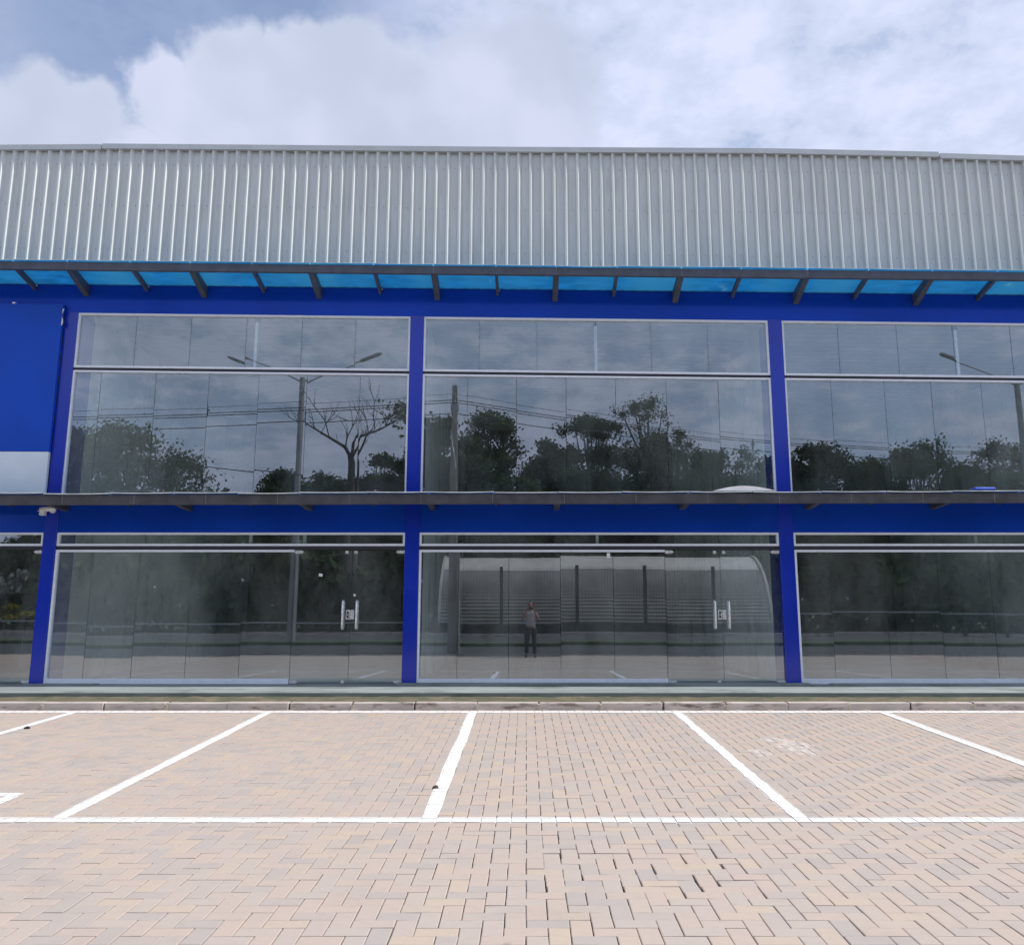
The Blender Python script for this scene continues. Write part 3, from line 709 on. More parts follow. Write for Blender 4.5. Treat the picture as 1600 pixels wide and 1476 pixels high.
for bi, (xa, xb, low, xd, xm_, bars) in enumerate(lowers):
    fr = frame('transom_window', [(xa + 0.004, xb - 0.004, Z1B, Z1T - 0.002, 0.030, 0.034)])
    e = [xa + 0.02] + [xa + (xb - xa) * k / 5 for k in range(1, 5)] + [xb - 0.02]
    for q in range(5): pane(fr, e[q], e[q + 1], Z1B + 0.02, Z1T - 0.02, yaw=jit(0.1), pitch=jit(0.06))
    for xm in bars:
        b = MB(); b.box(xm - 0.022, xm + 0.022, 13.512, 13.55, Z1B + 0.035, Z1T - 0.032); b.build('mullion', M_silver, fr)
    b = MB(); b.box(xa + 0.002, xb - 0.002, 13.475, 13.56, Z2T, Z1B - 0.001); b.build('transom_gap', M_darkgap, fr)
    fx = frame('shop_window', [(xa + 0.004, xd - 0.004, SILL0, Z2T - 0.001, 0.032, SILL1 - SILL0)], right=False)
    b = MB()
    e = [xa + 0.02] + low + [xd - 0.001]
    for q in range(len(e) - 1):
        yw = jit(0.10); pt = jit(0.04) - 0.13
        if bi == 2: yw = [0.0, -0.10, -0.28, -0.12, -0.05][q]; pt = [-0.16, -0.12, -0.12, -0.20, -0.18][q]
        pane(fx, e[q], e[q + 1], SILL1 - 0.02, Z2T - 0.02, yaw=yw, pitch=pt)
    if bi == 3: continue
    door(xd, xm_, False, jit(0.08), jit(0.04) - 0.14); door(xm_, xb, True, jit(0.08), jit(0.04) - 0.22)

# ------------------------------------------------------------------ things on the facade
sg = empty('sign_board', (-9.4, 13.44, 3.2)); tag(sg, 'large blank blue sign board with pale grey lower panel left of the upper windows', 'sign')
inv = Matrix.Translation((9.4, -13.44, -3.2))
def kid(mb, name, mats, root, **k):
    o = mb.build(name, mats, root, **k); o.matrix_parent_inverse = Matrix.Translation(-root.location); return o
b = MB(); b.box(-11.8, -7.236, 13.375, 13.44, 3.775, 6.06, fn=sh); kid(b, 'blue_face', M_signblue, sg, bevel=0.004)
b = MB(); b.box(-11.8, -7.238, 13.377, 13.44, 3.10, 3.772, fn=sh); kid(b, 'grey_face', M_signgrey, sg, bevel=0.004)
b = MB()   # vinyl peeling from the edge
for q in range(6):
    z0 = 5.72 + q * 0.045; w0 = 0.02 + 0.014 * math.sin(q * 1.3); w1 = 0.02 + 0.014 * math.sin((q + 1) * 1.3)
    b.quad((-7.240, 13.372, z0 + 0.07), (-7.240 + w0, 13.358, z0 + 0.07), (-7.240 + w1, 13.358, z0 + 0.115), (-7.240, 13.372, z0 + 0.115))
    b.quad((-7.240, 13.375, z0 + 0.115), (-7.240 + w1, 13.361, z0 + 0.115), (-7.240 + w0, 13.361, z0 + 0.07), (-7.240, 13.375, z0 + 0.07))
kid(b, 'peeling_edge', M_paper, sg)
b = MB(); b.box(-8.03, -7.99, 13.36, 13.44, 6.145, 6.17); kid(b, 'hanging_bracket', M_white, sg)

sc_ = empty('security_camera', (-7.12, 13.45, 2.90)); tag(sc_, 'small white security camera under the lower canopy above the left pillar', 'camera')
b = MB(); b.tube([(-7.12, 13.46, 2.92), (-7.12, 13.43, 2.92)], [0.05, 0.05], 14); kid(b, 'base', M_plasticw, sc_)
b = MB(); b.tube([(-7.12, 13.43, 2.92), (-7.13, 13.33, 2.925)], [0.016, 0.016], 8); kid(b, 'arm', M_plasticw, sc_)
b = MB(); b.tube([(-7.03, 13.36, 2.935), (-7.04, 13.355, 2.935), (-7.20, 13.30, 2.915), (-7.235, 13.288, 2.905)], [0.02, 0.036, 0.038, 0.034], 14); bd = kid(b, 'body', M_plasticw, sc_, smooth=False)
b = MB(); b.tube([(-7.236, 13.2875, 2.9048), (-7.239, 13.2865, 2.9042)], [0.026, 0.026], 14); kid(b, 'lens', M_phone, sc_)
b = MB(); b.box(-7.26, -7.14, 13.27, 13.35, 2.885, 2.875 + 0.02); b.box(-7.265, -7.19, 13.33, 13.41, 2.83, 2.885); kid(b, 'junction_box', M_plasticw, sc_, bevel=0.004)

def sticker(x, z, w, h, rot, label):
    b = MB(); c, s = math.cos(rot), math.sin(rot)
    q = [(-w / 2, -h / 2), (w / 2, -h / 2), (w / 2, h / 2), (-w / 2, h / 2)]
    for dy in (0.0, 0.0012):
        pts = [(x + px * c - pz * s, 13.485 + dy, z + px * s + pz * c) for px, pz in q]
        b.poly(pts if dy == 0 else pts[::-1])
    o = b.build('paper_sticker', M_paper); tag(o, label, 'sticker')
sticker(-3.06, 1.955, 0.055, 0.042, -0.2, 'small white paper sticker high on the left leaf of the left glass door')
sticker(-2.545, 1.66, 0.028, 0.034, 0.5, 'tiny white sticker above the right handle of the left glass doors')
sticker(1.232, 2.243, 0.048, 0.075, 0.02, 'white paper tag at the top of the middle shop window')

# leftovers lying on the lower canopy
b = MB(); n = 22
for q in range(n):
    t0, t1 = q / n, (q + 1) / n
    f_ = lambda t: 0.075 * math.sin(math.pi * t) ** 0.9
    x0, x1 = 2.68 + 0.92 * t0, 2.68 + 0.92 * t1
    b.quad((x0, 12.79, 3.122 + f_(t0)), (x1, 12.79, 3.122 + f_(t1)), (x1, 13.15, 3.10 + f_(t1)), (x0, 13.15, 3.10 + f_(t0)))
    b.quad((x0, 12.79, 3.122), (x1, 12.79, 3.122), (x1, 12.79, 3.122 + f_(t1)), (x0, 12.79, 3.122 + f_(t0)))
o = b.build('plastic_sheet', M_plasticw, smooth=False); tag(o, 'curved white plastic sheet lying on the lower canopy near the right pillar', 'sheet')
b = MB(); b.box(6.46, 6.76, 12.79, 12.95, 3.134, 3.178); o = b.build('plastic_tray', M_plasticb, bevel=0.012); tag(o, 'small flat blue plastic piece lying on the lower canopy at right', 'plastic piece')

# small litter on the paving
def litter(name, x, y, r, mat, label, cat):
    b = MB(); n = 7; top = []
    for q in range(n):
        a = 2 * math.pi * q / n; rr = r * random.uniform(0.6, 1.1)
        top.append((x + rr * math.cos(a) * 1.5, y + rr * math.sin(a), gz(y) + 0.010 + random.uniform(0, 0.01)))
    cpt = (x, y, gz(y) + 0.03)
    for q in range(n):
        p, p2 = top[q], top[(q + 1) % n]
        b.poly([cpt, p, p2]); b.poly([p2, p, (p[0], p[1], gz(y) + 0.002), (p2[0], p2[1], gz(y) + 0.002)])
    tag(b.build(name, mat), label, cat)
litter('rubble_piece', -5.43, 10.17, 0.028, M_black, 'small dark lump of rubble on the leftmost parking line', 'rubble')
litter('dry_leaf', -0.70, 7.30, 0.016, M_brown, 'tiny dark dry leaf on the middle parking line', 'leaf')

# ------------------------------------------------------------------ across the road (seen mirrored in the glass)
b = MB(); b.box(-300, 300, -9.7, -8.3, -0.10, 0.10); tag(b.build('median', [M_grass], bevel=0.0), kind='structure')
b = MB(); b.box(-300, 300, -19.75, -19.5, -0.1, 0.12); tag(b.build('far_kerb', M_kerb), kind='structure')
b = MB(); b.box(-300, 300, -0.76, -0.64, -0.1, 0.012); tag(b.build('edge_kerb', M_kerb), kind='structure')

def lamp(x, y, label):
    r = empty('street_lamp', (x, y, 0)); tag(r, label, 'street lamp', 'double street lamps along the road')
    b = MB(); b.tube([(x, y, 0), (x, y, 4.2), (x, y, 4.22), (x, y, 10.8)], [0.17, 0.16, 0.13, 0.11], 12); kid(b, 'pole', M_lamp, r)
    b = MB(); b.tube([(x, y, 0), (x, y, 0.12)], [0.26, 0.26], 12); kid(b, 'base', M_polec, r)
    for s in (-1, 1):
        b = MB(); b.tube([(x, y, 10.6), (x + s * 0.7, y, 10.95), (x + s * 2.4, y, 11.62)], [0.034, 0.030, 0.026], 8); kid(b, 'arm', M_lamp, r)
        b = MB(); n0 = Vector((x + s * 2.35, y, 11.60)); d = Vector((s * 0.92, 0, 0.36)).normalized(); up = Vector((-s * 0.36, 0, 0.92)).normalized()
        prof = [(0, 0.05, 0.035), (0.12, 0.11, 0.045), (0.85, 0.12, 0.04), (0.95, 0.07, 0.02)]
        for (l, w, h) in prof:
            c = n0 + d * l
            for (sw, shh) in ((-1, -1), (1, -1), (1, 1), (-1, 1)): b.v.append(tuple(c + Vector((0, sw * w, 0)) + up * (shh * h)))
        for q in range(3):
            for k in range(4): b.f.append((q * 4 + k, q * 4 + (k + 1) % 4, q * 4 + 4 + (k + 1) % 4, q * 4 + 4 + k)); b.mi.append(0)
        b.f += [(3, 2, 1, 0), (12, 13, 14, 15)]; b.mi += [0, 0]
        kid(b, 'lamp_head', M_lamp, r)
lamp(-9.15, -9.0, 'double armed street lamp mirrored in the left upper window')
lamp(20.35, -9.0, 'double armed street lamp mirrored at the right edge of the upper window')

def upole(x, y, label, h=9.0):
    r = empty('utility_pole', (x, y, 0)); tag(r, label, 'utility pole', 'poles carrying the overhead wires')
    b = MB(); b.box(0, 0, 0, 0, 0, 0); b = MB()
    for (w, z) in ((0.17, -0.1), (0.085, h)):
        for (sx_, sy_) in ((-1, -1), (1, -1), (1, 1), (-1, 1)): b.v.append((x + sx_ * w, y + sy_ * w, z))
    b.f += [(0, 1, 5, 4), (1, 2, 6, 5), (2, 3, 7, 6), (3, 0, 4, 7), (4, 5, 6, 7)]; b.mi += [0] * 5
    kid(b, 'shaft', M_polec, r)
    b = MB(); b.box(x - 0.13, x + 0.13, y - 0.13, y + 0.13, 8.1, 8.32); b.box(x - 0.03, x + 0.03, y - 0.25, y + 0.25, 8.5, 8.58); kid(b, 'bracket', M_lamp, r)
    for zz in (8.68, 8.45, 8.0):
        b = MB(); b.tube([(x, y + 0.11, zz - 0.06), (x, y + 0.11, zz + 0.03)], [0.05, 0.03], 8); kid(b, 'insulator', M_polec, r)
    return r
upole(-2.41, -3.0, 'square concrete utility pole mirrored in the middle window')
upole(-34.0, -4.5, 'concrete utility pole far along the road to the left')
upole(30.0, -14.5, 'concrete utility pole far along the road to the right')
def wire(name, pts, sag, r, label):
    b = MB(); P = []; 
    for q in range(len(pts) - 1):
        A, B = Vector(pts[q]), Vector(pts[q + 1]); n = 14
        for i in range(n + (1 if q == len(pts) - 2 else 0)):
            t = i / n; c = A.lerp(B, t); c.z -= sag[q] * 4 * t * (1 - t); P.append(c)
    b.tube(P, [r] * len(P), 5); tag(b.build(name, M_wire), label, 'wire', 'overhead wires')
for (zz, r, nm) in ((8.68, 0.008, 'topmost thin overhead wire above the pole bracket'), (8.47, 0.016, 'upper of the two paired overhead wires'), (8.38, 0.016, 'lower of the two paired overhead wires'), (8.0, 0.016, 'lowest heavy overhead wire on the pole')):
    wire('overhead_wire', [(-34.0, -4.4, zz), (-2.41, -2.88, zz), (9.6, -10.0, zz - 0.05), (30, -14.4, zz)], [0.45, 0.10, 0.18], r, nm)
wire('overhead_wire', [(-34.0, -6.5, 5.2), (-13.2, -6.5, 6.9), (20, -20, 6.6)], [0.3, 0.5], 0.02, 'thick low cable slanting behind the bare tree')
for (x, y) in ((-10.9, -3.29), (9.55, -9.97)):
    b = MB(); b.tube([(x, y, 7.98), (x, y, 8.1), (x, y, 8.3), (x, y, 8.45)], [0.02, 0.04, 0.035, 0.015], 8)
    b.box(x - 0.09, x + 0.09, y - 0.03, y + 0.03, 8.2, 8.24)
    tag(b.build('wire_spacer', M_wire), 'wire spacer hanging on the overhead wires ' + ('at left' if x < 0 else 'at right'), 'spacer')
r_ = empty('guy_wire', (-2.0, -2.5, 4)); tag(r_, 'thin stay with a white guard beside the utility pole', 'stay wire')
b = MB(); b.tube([(-2.52, -2.8, 7.4), (-2.30, -2.5, 6.05)], [0.006, 0.010], 6); kid(b, 'stay', M_plasticw, r_)
b = MB(); b.tube([(-2.42, -2.66, 6.78), (-2.39, -2.62, 6.60)], [0.022, 0.02], 8); kid(b, 'guard', M_plasticw, r_)

# the corrugated shed opposite, with a rounded corner
sh_r = empty('metal_shed', (4.4, -23, 0)); tag(sh_r, 'low grey corrugated barrel roofed metal shed across the road', 'shed')
SX0, SX1, SR, SYF = -4.75, 13.6, 4.35, -22.9
def arc(t, dr=0.0): return (SYF - SR + (SR + dr) * math.cos(t), (SR + dr) * math.sin(t))   # (y, z) on the vault
b = MB(); t = 0.02; dt_ = 0.20 / SR; T1 = math.radians(52)
while t < T1:
    for (ta, tb, ra, rb_) in ((t, t + dt_ * 0.45, -0.08, 0.08), (t + dt_ * 0.45, t + dt_, 0.08, -0.08)):
        (ya, za), (yb, zb) = arc(ta, ra), arc(tb, rb_)
        b.quad((SX0, ya, za), (SX1, ya, za), (SX1, yb, zb), (SX0, yb, zb))
    t += dt_
kid(b, 'corrugated_front', M_shed, sh_r)
b = MB(); n = 26
for q in range(n):
    ta, tb = t + (math.pi - t) * q / n, t + (math.pi - t) * (q + 1) / n
    (ya, za), (yb, zb) = arc(ta), arc(tb); b.quad((SX0, ya, za), (SX1, ya, za), (SX1, yb, zb), (SX0, yb, zb))
kid(b, 'vault_top', M_shed, sh_r)
for xe in (SX0, SX1):
    b = MB(); b.poly([(xe, *arc(a)) for a in np.linspace(0, math.pi, 24)]); kid(b, 'end_wall', M_shedrim, sh_r)
    b = MB()
    for q in range(24):
        a0, a1 = math.pi * q / 24, math.pi * (q + 1) / 24
        P0, P1, Q0, Q1 = arc(a0, 0.09), arc(a1, 0.09), arc(a0, -0.04), arc(a1, -0.04)
        for xx, s_ in ((xe - 0.07, 1), (xe + 0.07, -1)): b.quad((xx, *P0), (xx, *P1), (xx, *Q1), (xx, *Q0))
        b.quad((xe - 0.07, *P0), (xe + 0.07, *P0), (xe + 0.07, *P1), (xe - 0.07, *P1))
    kid(b, 'rim', M_shedrim, sh_r)
b = MB(); b.box(SX0, SX1, -22.85, -22.7, -0.1, 0.5); kid(b, 'plinth', M_asphalt, sh_r)
# fence in front of it
fn_ = empty('wire_fence', (4.4, -22, 0)); tag(fn_, 'dark wire fence with tall posts in front of the shed', 'fence')
for x in (-5.5, -1.46, 2.6, 6.35, 10.23, 14.3):
    b = MB(); b.box(x - 0.09, x + 0.09, -22.06, -21.94, 0, 3.6); kid(b, 'post', M_fence, fn_)
b = MB(); x = -5.5
while x < 14.3: b.box(x - 0.004, x + 0.004, -22.01, -22.0, 0.3, 3.5); x += 0.15
z = 0.3
while z < 3.6: b.box(-5.5, 14.3, -22.0, -21.99, z - 0.006, z + 0.006); z += 1.6
o = kid(b, 'mesh_wires', M_fence, fn_); o['kind'] = 'stuff'

def guard_rail(pts, zt, label):
    r = empty('guard_rail', (pts[0][0], pts[0][1], 0)); tag(r, label, 'guard rail')
    for q in range(len(pts) - 1):
        A, B = Vector((*pts[q], 0)), Vector((*pts[q + 1], 0)); d = (B - A).normalized(); nrm = Vector((-d.y, d.x, 0)) * 0.03
        b = MB()
        for (P, Q) in ((zt - 0.075, zt),):
            v = [A - nrm, B - nrm, B + nrm, A + nrm]; n = len(b.v)
            b.v += [(p.x, p.y, P) for p in v] + [(p.x, p.y, Q) for p in v]
            b.f += [tuple(n + i for i in f) for f in [(0, 3, 2, 1), (4, 5, 6, 7), (0, 1, 5, 4), (1, 2, 6, 5), (2, 3, 7, 6), (3, 0, 4, 7)]]; b.mi += [0] * 6
        kid(b, 'rail', M_rail, r)
        L = (B - A).length; k = 0.5
        while k < L:
            c = A + d * k; b = MB(); b.box(c.x - 0.06, c.x + 0.06, c.y - 0.12, c.y - 0.04, -0.1, zt - 0.02); kid(b, 'post', M_fence, r); k += 4.0
guard_rail([(-34, -20.3), (-6.2, -20.3)], 0.62, 'long galvanised guard rail mirrored in the left shop window')
guard_rail([(14.0, -20.3), (24, -19.2), (40, -16.5)], 1.15, 'bent galvanised guard rail mirrored in the right shop window')

# ------------------------------------------------------------------ trees
def cards(P, size, seed, flat=0.0):
    r = np.random.default_rng(seed); n = len(P)
    a = r.normal(size=(n, 3)); a[:, 2] *= (1 - flat); a /= np.linalg.norm(a, axis=1)[:, None]
    c = r.normal(size=(n, 3)); c -= (c * a).sum(1)[:, None] * a; c /= np.linalg.norm(c, axis=1)[:, None]
    s = size * r.uniform(0.6, 1.35, n)[:, None]
    A, B = a * s, c * s * 0.55
    V = np.stack([P - A, P + B * 1.0, P + A, P - B], 1).reshape(-1, 3)
    F = np.arange(4 * n).reshape(-1, 4)
    return V, F
def mesh_np(name, V, F, mat):
    me = bpy.data.meshes.new(name); me.vertices.add(len(V)); me.vertices.foreach_set('co', V.astype(np.float32).ravel())
    me.loops.add(F.size); me.loops.foreach_set('vertex_index', F.astype(np.int32).ravel())
    me.polygons.add(len(F)); me.polygons.foreach_set('loop_start', np.arange(0, F.size, 4, dtype=np.int32)); me.polygons.foreach_set('loop_total', np.full(len(F), 4, dtype=np.int32))
    me.materials.append(mat); me.update(calc_edges=True); return me
def tree(x, y, H, Wd, style, seed, label, group='trees beyond the road'):
    r = np.random.default_rng(seed); root = empty('tree', (x, y, -0.1)); tag(root, label, 'tree', group)
    R = Wd / 2 * 1.14
    base = {'dense': 0.30, 'tier': 0.34, 'airy': 0.50}[style]
    nc = {'dense': 84, 'tier': 76, 'airy': 58}[style]; per = {'dense': 300, 'tier': 280, 'airy': 140}[style]
    C = []
    for k in range(nc):
        t = r.uniform(0, 1)
        if style == 'tier':
            lev = r.integers(0, 5); t = 0.08 + lev * 0.21 + r.uniform(-0.03, 0.03); rad = R * (1.0 - 0.13 * lev) * math.sqrt(r.uniform(0.02, 1)) * 0.85
        else:
            prof = math.sin(math.pi * min(0.97, 0.18 + 0.80 * t)) ** 0.6; rad = R * prof * math.sqrt(r.uniform(0.05, 1)) * 0.84
        a = r.uniform(0, 2 * math.pi); cr = R * r.uniform(0.16, 0.32)
        C.append((rad * math.cos(a), rad * math.sin(a), H * base + (H * (1 - base) - cr * 0.75) * t, cr))
    C.append((0, 0, H - R * 0.22, R * 0.24))
    P = []
    for (cx, cy, cz, cr) in C:
        q = r.normal(size=(per, 3)); q /= np.linalg.norm(q, axis=1)[:, None]; q *= (np.minimum(np.abs(r.normal(size=per)) * 0.55 + 0.1, 1.15) * cr)[:, None]
        q[:, 2] *= 0.45 if style == 'tier' else 0.72
        P.append(q + np.array([cx, cy, cz]))
    P = np.concatenate(P)
    V, F = cards(P, 0.125 if style != 'airy' else 0.105, seed + 1)
    o = bpy.data.objects.new('crown', mesh_np('crown', V, F, M_leaf[{'dense': seed % 2, 'tier': 0, 'airy': 2}[style]])); COL.objects.link(o); o.parent = root
    b = MB(); tr = max(0.16, H * 0.02)
    top = Vector((r.normal() * 0.3, r.normal() * 0.3, H * 0.86))
    b.tube([(0, 0, 0), (r.normal() * 0.15, 0, H * 0.25), (top.x * 0.6, top.y * 0.6, H * 0.55), tuple(top)], [tr * 1.4, tr, tr * 0.7, tr * 0.15], 8)
    for (cx, cy, cz, cr) in C[::2]:
        z0 = max(H * 0.2, cz * r.uniform(0.5, 0.75)); c0 = Vector((top.x * z0 / H * 0.8, 0, z0)); c1 = Vector((cx, cy, cz))
        m = c0.lerp(c1, 0.5) + Vector((0, 0, -0.15 * (c1 - c0).length * 0.5))
        b.tube([c0, m, c1], [tr * 0.42, tr * 0.26, tr * 0.08], 5, cap=False)
    b.build('trunk', M_bark, root)
    return root
def at(u, y):  # bearing of a mirrored thing to metres across
    return (u - 822) / 1400 * (27.1 - y) * 1.02
TREES = [(215, -31, 13.9, 11.6, 'dense', 'broad leafy tree mirrored at the far left of the upper left window'),
         (120, -35, 14.6, 8.0, 'dense', 'tall leafy tree behind the broad left tree'),
         (455, -36, 11.3, 6.4, 'dense', 'small leafy tree just left of the lamp post'),
         (522, -40, 11.9, 6.6, 'dense', 'small rounded tree just right of the lamp post'),
         (596, -36, 12.6, 5.6, 'dense', 'leafy tree right behind the bare dead tree'),
         (640, -34, 12.0, 5.0, 'dense', 'thin leafy tree half hidden by the pillar right of the dead tree'),
         (690, -33, 14.6, 7.4, 'dense', 'tall full tree behind the utility pole'),
         (768, -36, 15.7, 8.0, 'dense', 'tall dark tree right of the utility pole'),
         (738, -30, 11.5, 6.4, 'dense', 'low full tree in front of the tall dark tree'),
         (822, -30, 9.9, 6.0, 'dense', 'low dark tree in the gap right of the utility pole'),
         (872, -38, 13.9, 5.8, 'dense', 'rounded tree left of the tallest tree group'),
         (925, -38, 16.0, 7.6, 'tier', 'tall layered tree in the middle of the middle window'),
         (915, -32, 11.0, 7.4, 'dense', 'low full tree under the tall layered tree'),
         (1006, -46, 19.3, 8.4, 'airy', 'tallest airy tree with sparse crown in the middle window'),
         (1024, -33, 13.4, 8.2, 'dense', 'round dark tree under the tallest airy tree'),
         (1062, -48, 17.2, 5.0, 'airy', 'slim sparse tree right of the tallest airy tree'),
         (1108, -36, 13.1, 6.4, 'dense', 'mid green rounded tree near the right of the middle window'),
         (1168, -38, 13.4, 6.8, 'airy', 'sparse tree by the right pillar in the middle window'),
         (1160, -33, 10.6, 6.8, 'dense', 'low leafy tree under the sparse tree by the right pillar'),
         (1215, -36, 12.4, 6.2, 'dense', 'leafy tree mostly hidden by the right pillar'),
         (1268, -34, 13.1, 7.2, 'dense', 'bushy tree at the left edge of the right upper window'),
         (1350, -38, 12.7, 7.4, 'dense', 'lower dark tree left in the right upper window'),
         (1425, -37, 14.0, 9.2, 'dense', 'broad dark tree in the middle of the right upper window'),
         (1492, -34, 11.6, 6.4, 'dense', 'small dark tree right of the broad dark tree'),
         (1556, -38, 14.2, 7.4, 'airy', 'airy tree behind the right street lamp'),
         (1560, -33, 11.0, 7.0, 'dense', 'low leafy tree below the airy tree by the right lamp'),
         (1640, -36, 13.5, 8.0, 'dense', 'leafy tree past the right street lamp'),
         (40, -40, 6.4, 6.0, 'dense', 'low tree mirrored in the shop door at the left edge'),
         (-60, -38, 7.0, 7.0, 'dense', 'low tree beyond the left edge of the street')]
for k, (u, y, H, Wd, st, lab) in enumerate(TREES): tree(at(u, y), y, H, Wd, st, 100 + k * 3, lab)

# bare tree
dt = empty('dead_tree', (at(556, -28), -28, -0.1)); tag(dt, 'bare leafless tree with forked branches mirrored in the left upper window', 'tree')
b = MB(); k = 55.1 / 1400 * 1.0
def dp(u, v, dy=0.0): return ((u - 556) * k, dy, (953 - v) * k * 1.065 + 1.44)
BR = [([(556, 1000), (556, 780), (556, 735), (553, 722)], [0.34, 0.29, 0.25, 0.21], 0),
      ([(553, 725), (545, 712), (520, 698), (505, 690), (484, 678)], [0.13, 0.12, 0.09, 0.07, 0.04], 0.6), ([(519, 697), (515, 675), (500, 656)], [0.05, 0.035, 0.015], 1.2),
      ([(506, 690), (515, 674), (527, 661)], [0.03, 0.02, 0.012], 0.2), ([(484, 678), (470, 680), (459, 674)], [0.03, 0.02, 0.01], 0.6),
      ([(556, 730), (557, 705), (561, 695), (577, 689), (590, 684), (601, 678), (622, 664)], [0.13, 0.11, 0.10, 0.08, 0.07, 0.055, 0.03], -0.6),
      ([(556, 728), (566, 712), (572, 698), (582, 688)], [0.11, 0.08, 0.06, 0.05], 0.5), ([(584, 685), (580, 665), (580, 640), (572, 622)], [0.05, 0.04, 0.028, 0.012], -0.9),
      ([(574, 690), (571, 672), (560, 655)], [0.04, 0.028, 0.012], 0.4), ([(545, 712), (547, 695), (554, 680), (553, 670), (545, 669)], [0.06, 0.05, 0.035, 0.025, 0.012], -0.5),
      ([(601, 678), (606, 666), (616, 658), (628, 652)], [0.04, 0.03, 0.022, 0.012], -1.0), ([(602, 677), (597, 664), (586, 658)], [0.03, 0.02, 0.01], 0.3), ([(495, 684), (496, 672)], [0.025, 0.01], 0.8)]
for pts, rd, dy in BR:
    P = []
    for i, (u, v) in enumerate(pts): P.append(dp(u, v, dy * i / max(1, len(pts) - 1)))
    b.tube(P, [max(0.026, q * 0.88) for q in rd], 7)
    for i in range(1, len(P)):
        for _ in range(2):
            A = Vector(P[i]); dv = (A - Vector(P[i - 1])).normalized()
            if A.z < 10.6: continue
            dv = (dv + Vector((random.gauss(0, 0.6), random.gauss(0, 0.5), random.uniform(0.0, 0.8)))).normalized(); L = random.uniform(0.5, 1.3)
            mm = A + dv * L * 0.5 + Vector((random.gauss(0, 0.08), 0, random.gauss(0, 0.08)))
            b.tube([A, mm, A + dv * L + Vector((0, 0, 0.12))], [0.022, 0.018, 0.010], 5)
b.build('trunk', M_deadbark, dt, smooth=True)
P = np.array([dp(624, 660, -0.5)]) + rng.normal(size=(260, 3)) * np.array([0.55, 0.5, 0.5])
V, F = cards(P, 0.16, 5); o = bpy.data.objects.new('leaf_tuft', mesh_np('leaf_tuft', V, F, M_leaf[0])); COL.objects.link(o); o.parent = dt

# dense undergrowth at the foot of the trees
n = 30000; X = rng.uniform(-33, 52, n); Y = rng.uniform(-39, -26.5, n)
hmax = 4.6 + 1.4 * np.sin(X * 0.55 + 1) * np.sin(X * 0.21) + 0.34 * (-26.5 - Y)
Zs = hmax * rng.uniform(0, 1, n) ** 0.8
sel = ~((X > SX0 - 0.5) & (X < SX1 + 0.5) & (Y > -32.2))
V, F = cards(np.stack([X, Y, Zs], 1)[sel], 0.46, 77)
o = bpy.data.objects.new('undergrowth', mesh_np('undergrowth', V, F, M_leaf[0])); COL.objects.link(o); tag(o, 'dense dark undergrowth at the foot of the trees', 'undergrowth', kind='stuff')
def shrub(name, x, y, r, h, mat, z0, label):
    root = empty(name, (x, y, -0.1)); tag(root, label, 'shrub')
    P = rng.normal(size=(700, 3)); P /= np.linalg.norm(P, axis=1)[:, None]; P *= rng.uniform(0.3, 1, (700, 1)) ** 0.5
    lob = rng.normal(size=(6, 3)) * np.array([0.75, 0.4, 0.55]); P = P * 0.55 + lob[rng.integers(0, 6, 700)]
    P = P * np.array([r, r * 0.6, h]) + np.array([0, 0, z0]); V, F = cards(P, 0.13, 3)
    o = bpy.data.objects.new('foliage', mesh_np('foliage', V, F, mat)); COL.objects.link(o); o.parent = root
    b = MB(); b.tube([(0, 0, 0), (0, 0, z0)], [0.06, 0.03], 6); b.build('stem', M_bark, root)
shrub('flowering_shrub', at(30, -24), -24, 1.0, 0.30, M_leafy, 1.0, 'low yellow shrub mirrored in the shop door at the left edge')
shrub('blossom_tree', at(32, -24), -24.5, 0.9, 0.65, M_leafw, 2.7, 'pale puffy blossoming bush mirrored in the shop door at the left edge')

# ------------------------------------------------------------------ the photographer
def skin(name, verts, edges, radii, mat, parent, root=0, sub=2):
    me = bpy.data.meshes.new(name); me.from_pydata(verts, edges, []); me.materials.append(mat)
    o = bpy.data.objects.new(name, me); COL.objects.link(o)
    o.modifiers.new('skin', 'SKIN'); me.skin_vertices.new() if hasattr(me.skin_vertices, 'new') and not len(me.skin_vertices) else None
    sv = me.skin_vertices[0].data
    for i, r in enumerate(radii):
        sv[i].radius = r if isinstance(r, tuple) else (r, r); sv[i].use_root = (i == root)
    s = o.modifiers.new('smooth', 'SUBSURF'); s.levels = sub; s.render_levels = sub
    o.parent = parent; return o
person = empty('person', (0, -0.33, 0)); tag(person, 'person in sleeveless grey top and dark trousers photographing, mirrored in the middle window', 'person')
PV = []; PE = []; PR = []
def chain(start, pts, rads):
    prev = start
    for p, r in zip(pts, rads):
        PV.append(p); PR.append(r); i = len(PV) - 1
        if prev is not None: PE.append((prev, i))
        prev = i
    return prev
pel = chain(None, [(0, 0, 0.90)], [(0.13, 0.10)])
wst = chain(pel, [(0, 0.0, 1.04)], [(0.115, 0.085)]); chs = chain(wst, [(0, -0.01, 1.22)], [(0.135, 0.095)]); nk0 = chain(chs, [(0, -0.015, 1.34)], [(0.075, 0.06)])
nk = chain(nk0, [(0, 0.0, 1.41)], [0.048]); hd = chain(nk, [(0, 0.02, 1.455), (0, 0.025, 1.52), (0, 0.015, 1.59), (0, 0.01, 1.625)], [0.060, (0.072, 0.088), (0.070, 0.085), 0.040])
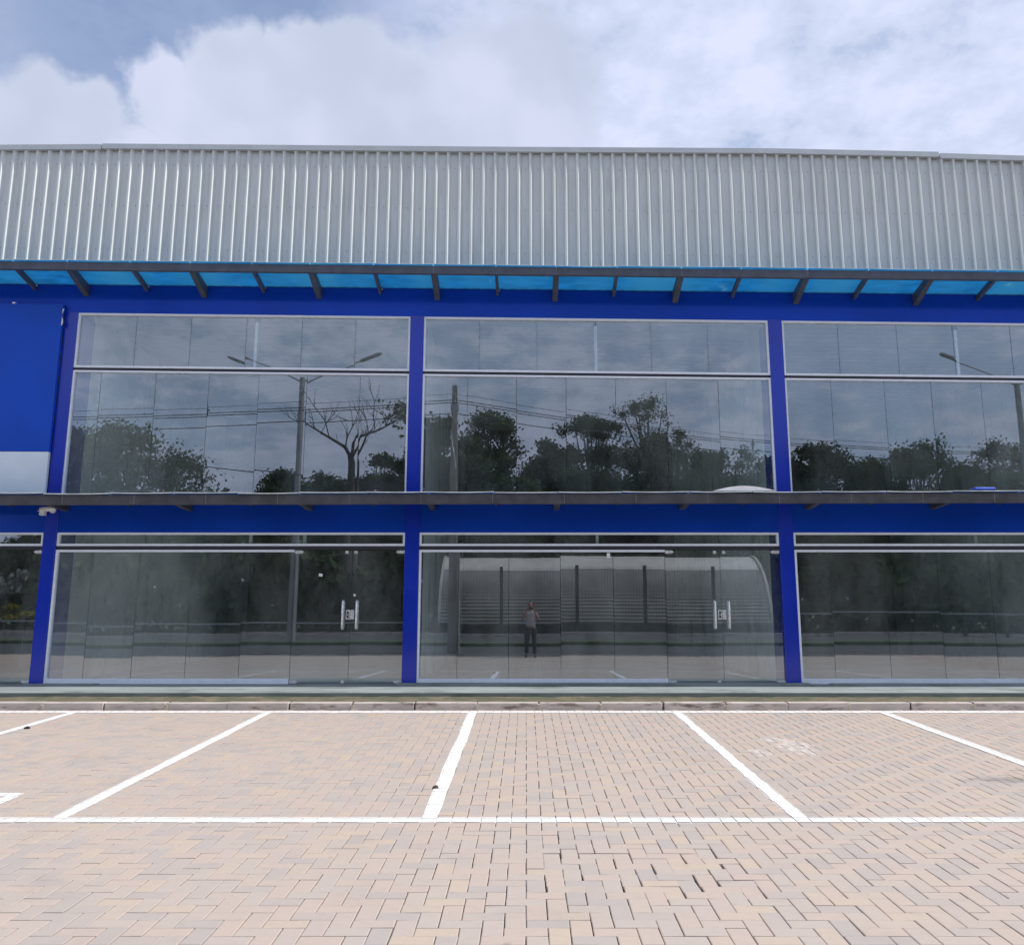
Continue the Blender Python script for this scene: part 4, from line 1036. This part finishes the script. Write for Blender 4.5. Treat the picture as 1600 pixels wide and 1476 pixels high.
for s in (-1, 1):
    kn = chain(pel, [(s * 0.095, 0.0, 0.80), (s * 0.115, 0.015, 0.47), (s * 0.125, -0.02, 0.10), (s * 0.13, 0.0, 0.045), (s * 0.145, 0.14, 0.03)], [0.085, 0.056, 0.036, 0.038, 0.03])
    wr = chain(chs, [(s * 0.165, -0.01, 1.29), (s * 0.235, 0.05, 1.12), (s * 0.13, 0.22, 1.32)], [0.055, 0.042, 0.027])
    pm = chain(wr, [(s * 0.105, 0.262, 1.385)], [(0.022, 0.030)])
    for fi in range(4):   # fingers behind the phone
        zz = 1.395 + 0.022 * fi; L = (0.9, 1.0, 0.95, 0.8)[fi]
        chain(pm, [(s * 0.085, 0.292, zz), (s * (0.085 - 0.03 * L), 0.306, zz + 0.006), (s * (0.085 - 0.055 * L), 0.306, zz + 0.006)], [0.0095, 0.0085, 0.007])
    chain(pm, [(s * 0.085, 0.268, 1.41), (s * 0.066, 0.280, 1.432)], [0.011, 0.009])
body = skin('body', PV, PE, PR, M_skin, person)
# clothing
TV = [(0, 0, 0.85), (0, 0, 1.04), (0, -0.01, 1.20), (0, -0.015, 1.30), (-0.11, -0.012, 1.325), (0.11, -0.012, 1.325)]
skin('shirt', TV, [(0, 1), (1, 2), (2, 3), (3, 4), (3, 5)], [(0.165, 0.125), (0.145, 0.11), (0.162, 0.122), (0.12, 0.095), (0.062, 0.06), (0.062, 0.06)], M_shirt, person)
QV = [(0, 0, 0.97), (-0.095, 0, 0.80), (-0.115, 0.015, 0.47), (-0.125, -0.015, 0.09), (0.095, 0, 0.80), (0.115, 0.015, 0.47), (0.125, -0.015, 0.09)]
skin('trousers', QV, [(0, 1), (1, 2), (2, 3), (0, 4), (4, 5), (5, 6)], [(0.155, 0.122), 0.105, 0.072, 0.062, 0.10, 0.072, 0.062], M_pants, person)
for s in (-1, 1):
    skin('shoe', [(s * 0.13, -0.05, 0.045), (s * 0.135, 0.05, 0.045), (s * 0.148, 0.17, 0.035)], [(0, 1), (1, 2)], [(0.042, 0.045), (0.045, 0.042), (0.036, 0.03)], M_shoe, person)
skin('hair', [(0, -0.03, 1.50), (0, -0.025, 1.575), (0, 0.0, 1.625), (0, 0.05, 1.62)], [(0, 1), (1, 2), (2, 3)], [(0.078, 0.060), (0.086, 0.088), (0.070, 0.075), (0.045, 0.03)], M_hair, person)
b = MB()   # face: brows, nose, mouth, ears as small forms on the head
b.tube([(0, 0.108, 1.535), (0, 0.126, 1.505), (0, 0.112, 1.497)], [0.007, 0.013, 0.010], 8); b.build('nose', M_skin, person, smooth=True)
for s in (-1, 1):
    b = MB(); b.tube([(s * 0.028, 0.100, 1.535), (s * 0.028, 0.111, 1.535)], [0.013, 0.006], 10); b.build('eye', M_hair, person, smooth=True)
    b = MB(); b.tube([(s * 0.070, 0.02, 1.50), (s * 0.082, 0.015, 1.52), (s * 0.078, 0.015, 1.55)], [0.008, 0.014, 0.010], 8); b.build('ear', M_skin, person, smooth=True)
b = MB(); b.tube([(-0.024, 0.100, 1.472), (0, 0.108, 1.47), (0.024, 0.100, 1.472)], [0.004, 0.007, 0.004], 8); b.build('mouth', M_brown, person, smooth=True)
b = MB(); b.box(-0.080, 0.080, -0.030, -0.022, 1.402, 1.480); o = b.build('phone', M_phone, bevel=0.003); tag(o, 'black phone held sideways by the person taking the picture', 'phone')
b = MB(); b.tube([(0.0, -0.022, CAM_H), (0.0, -0.0205, CAM_H)], [0.010, 0.010], 12); b.build('lens', M_phone, o)
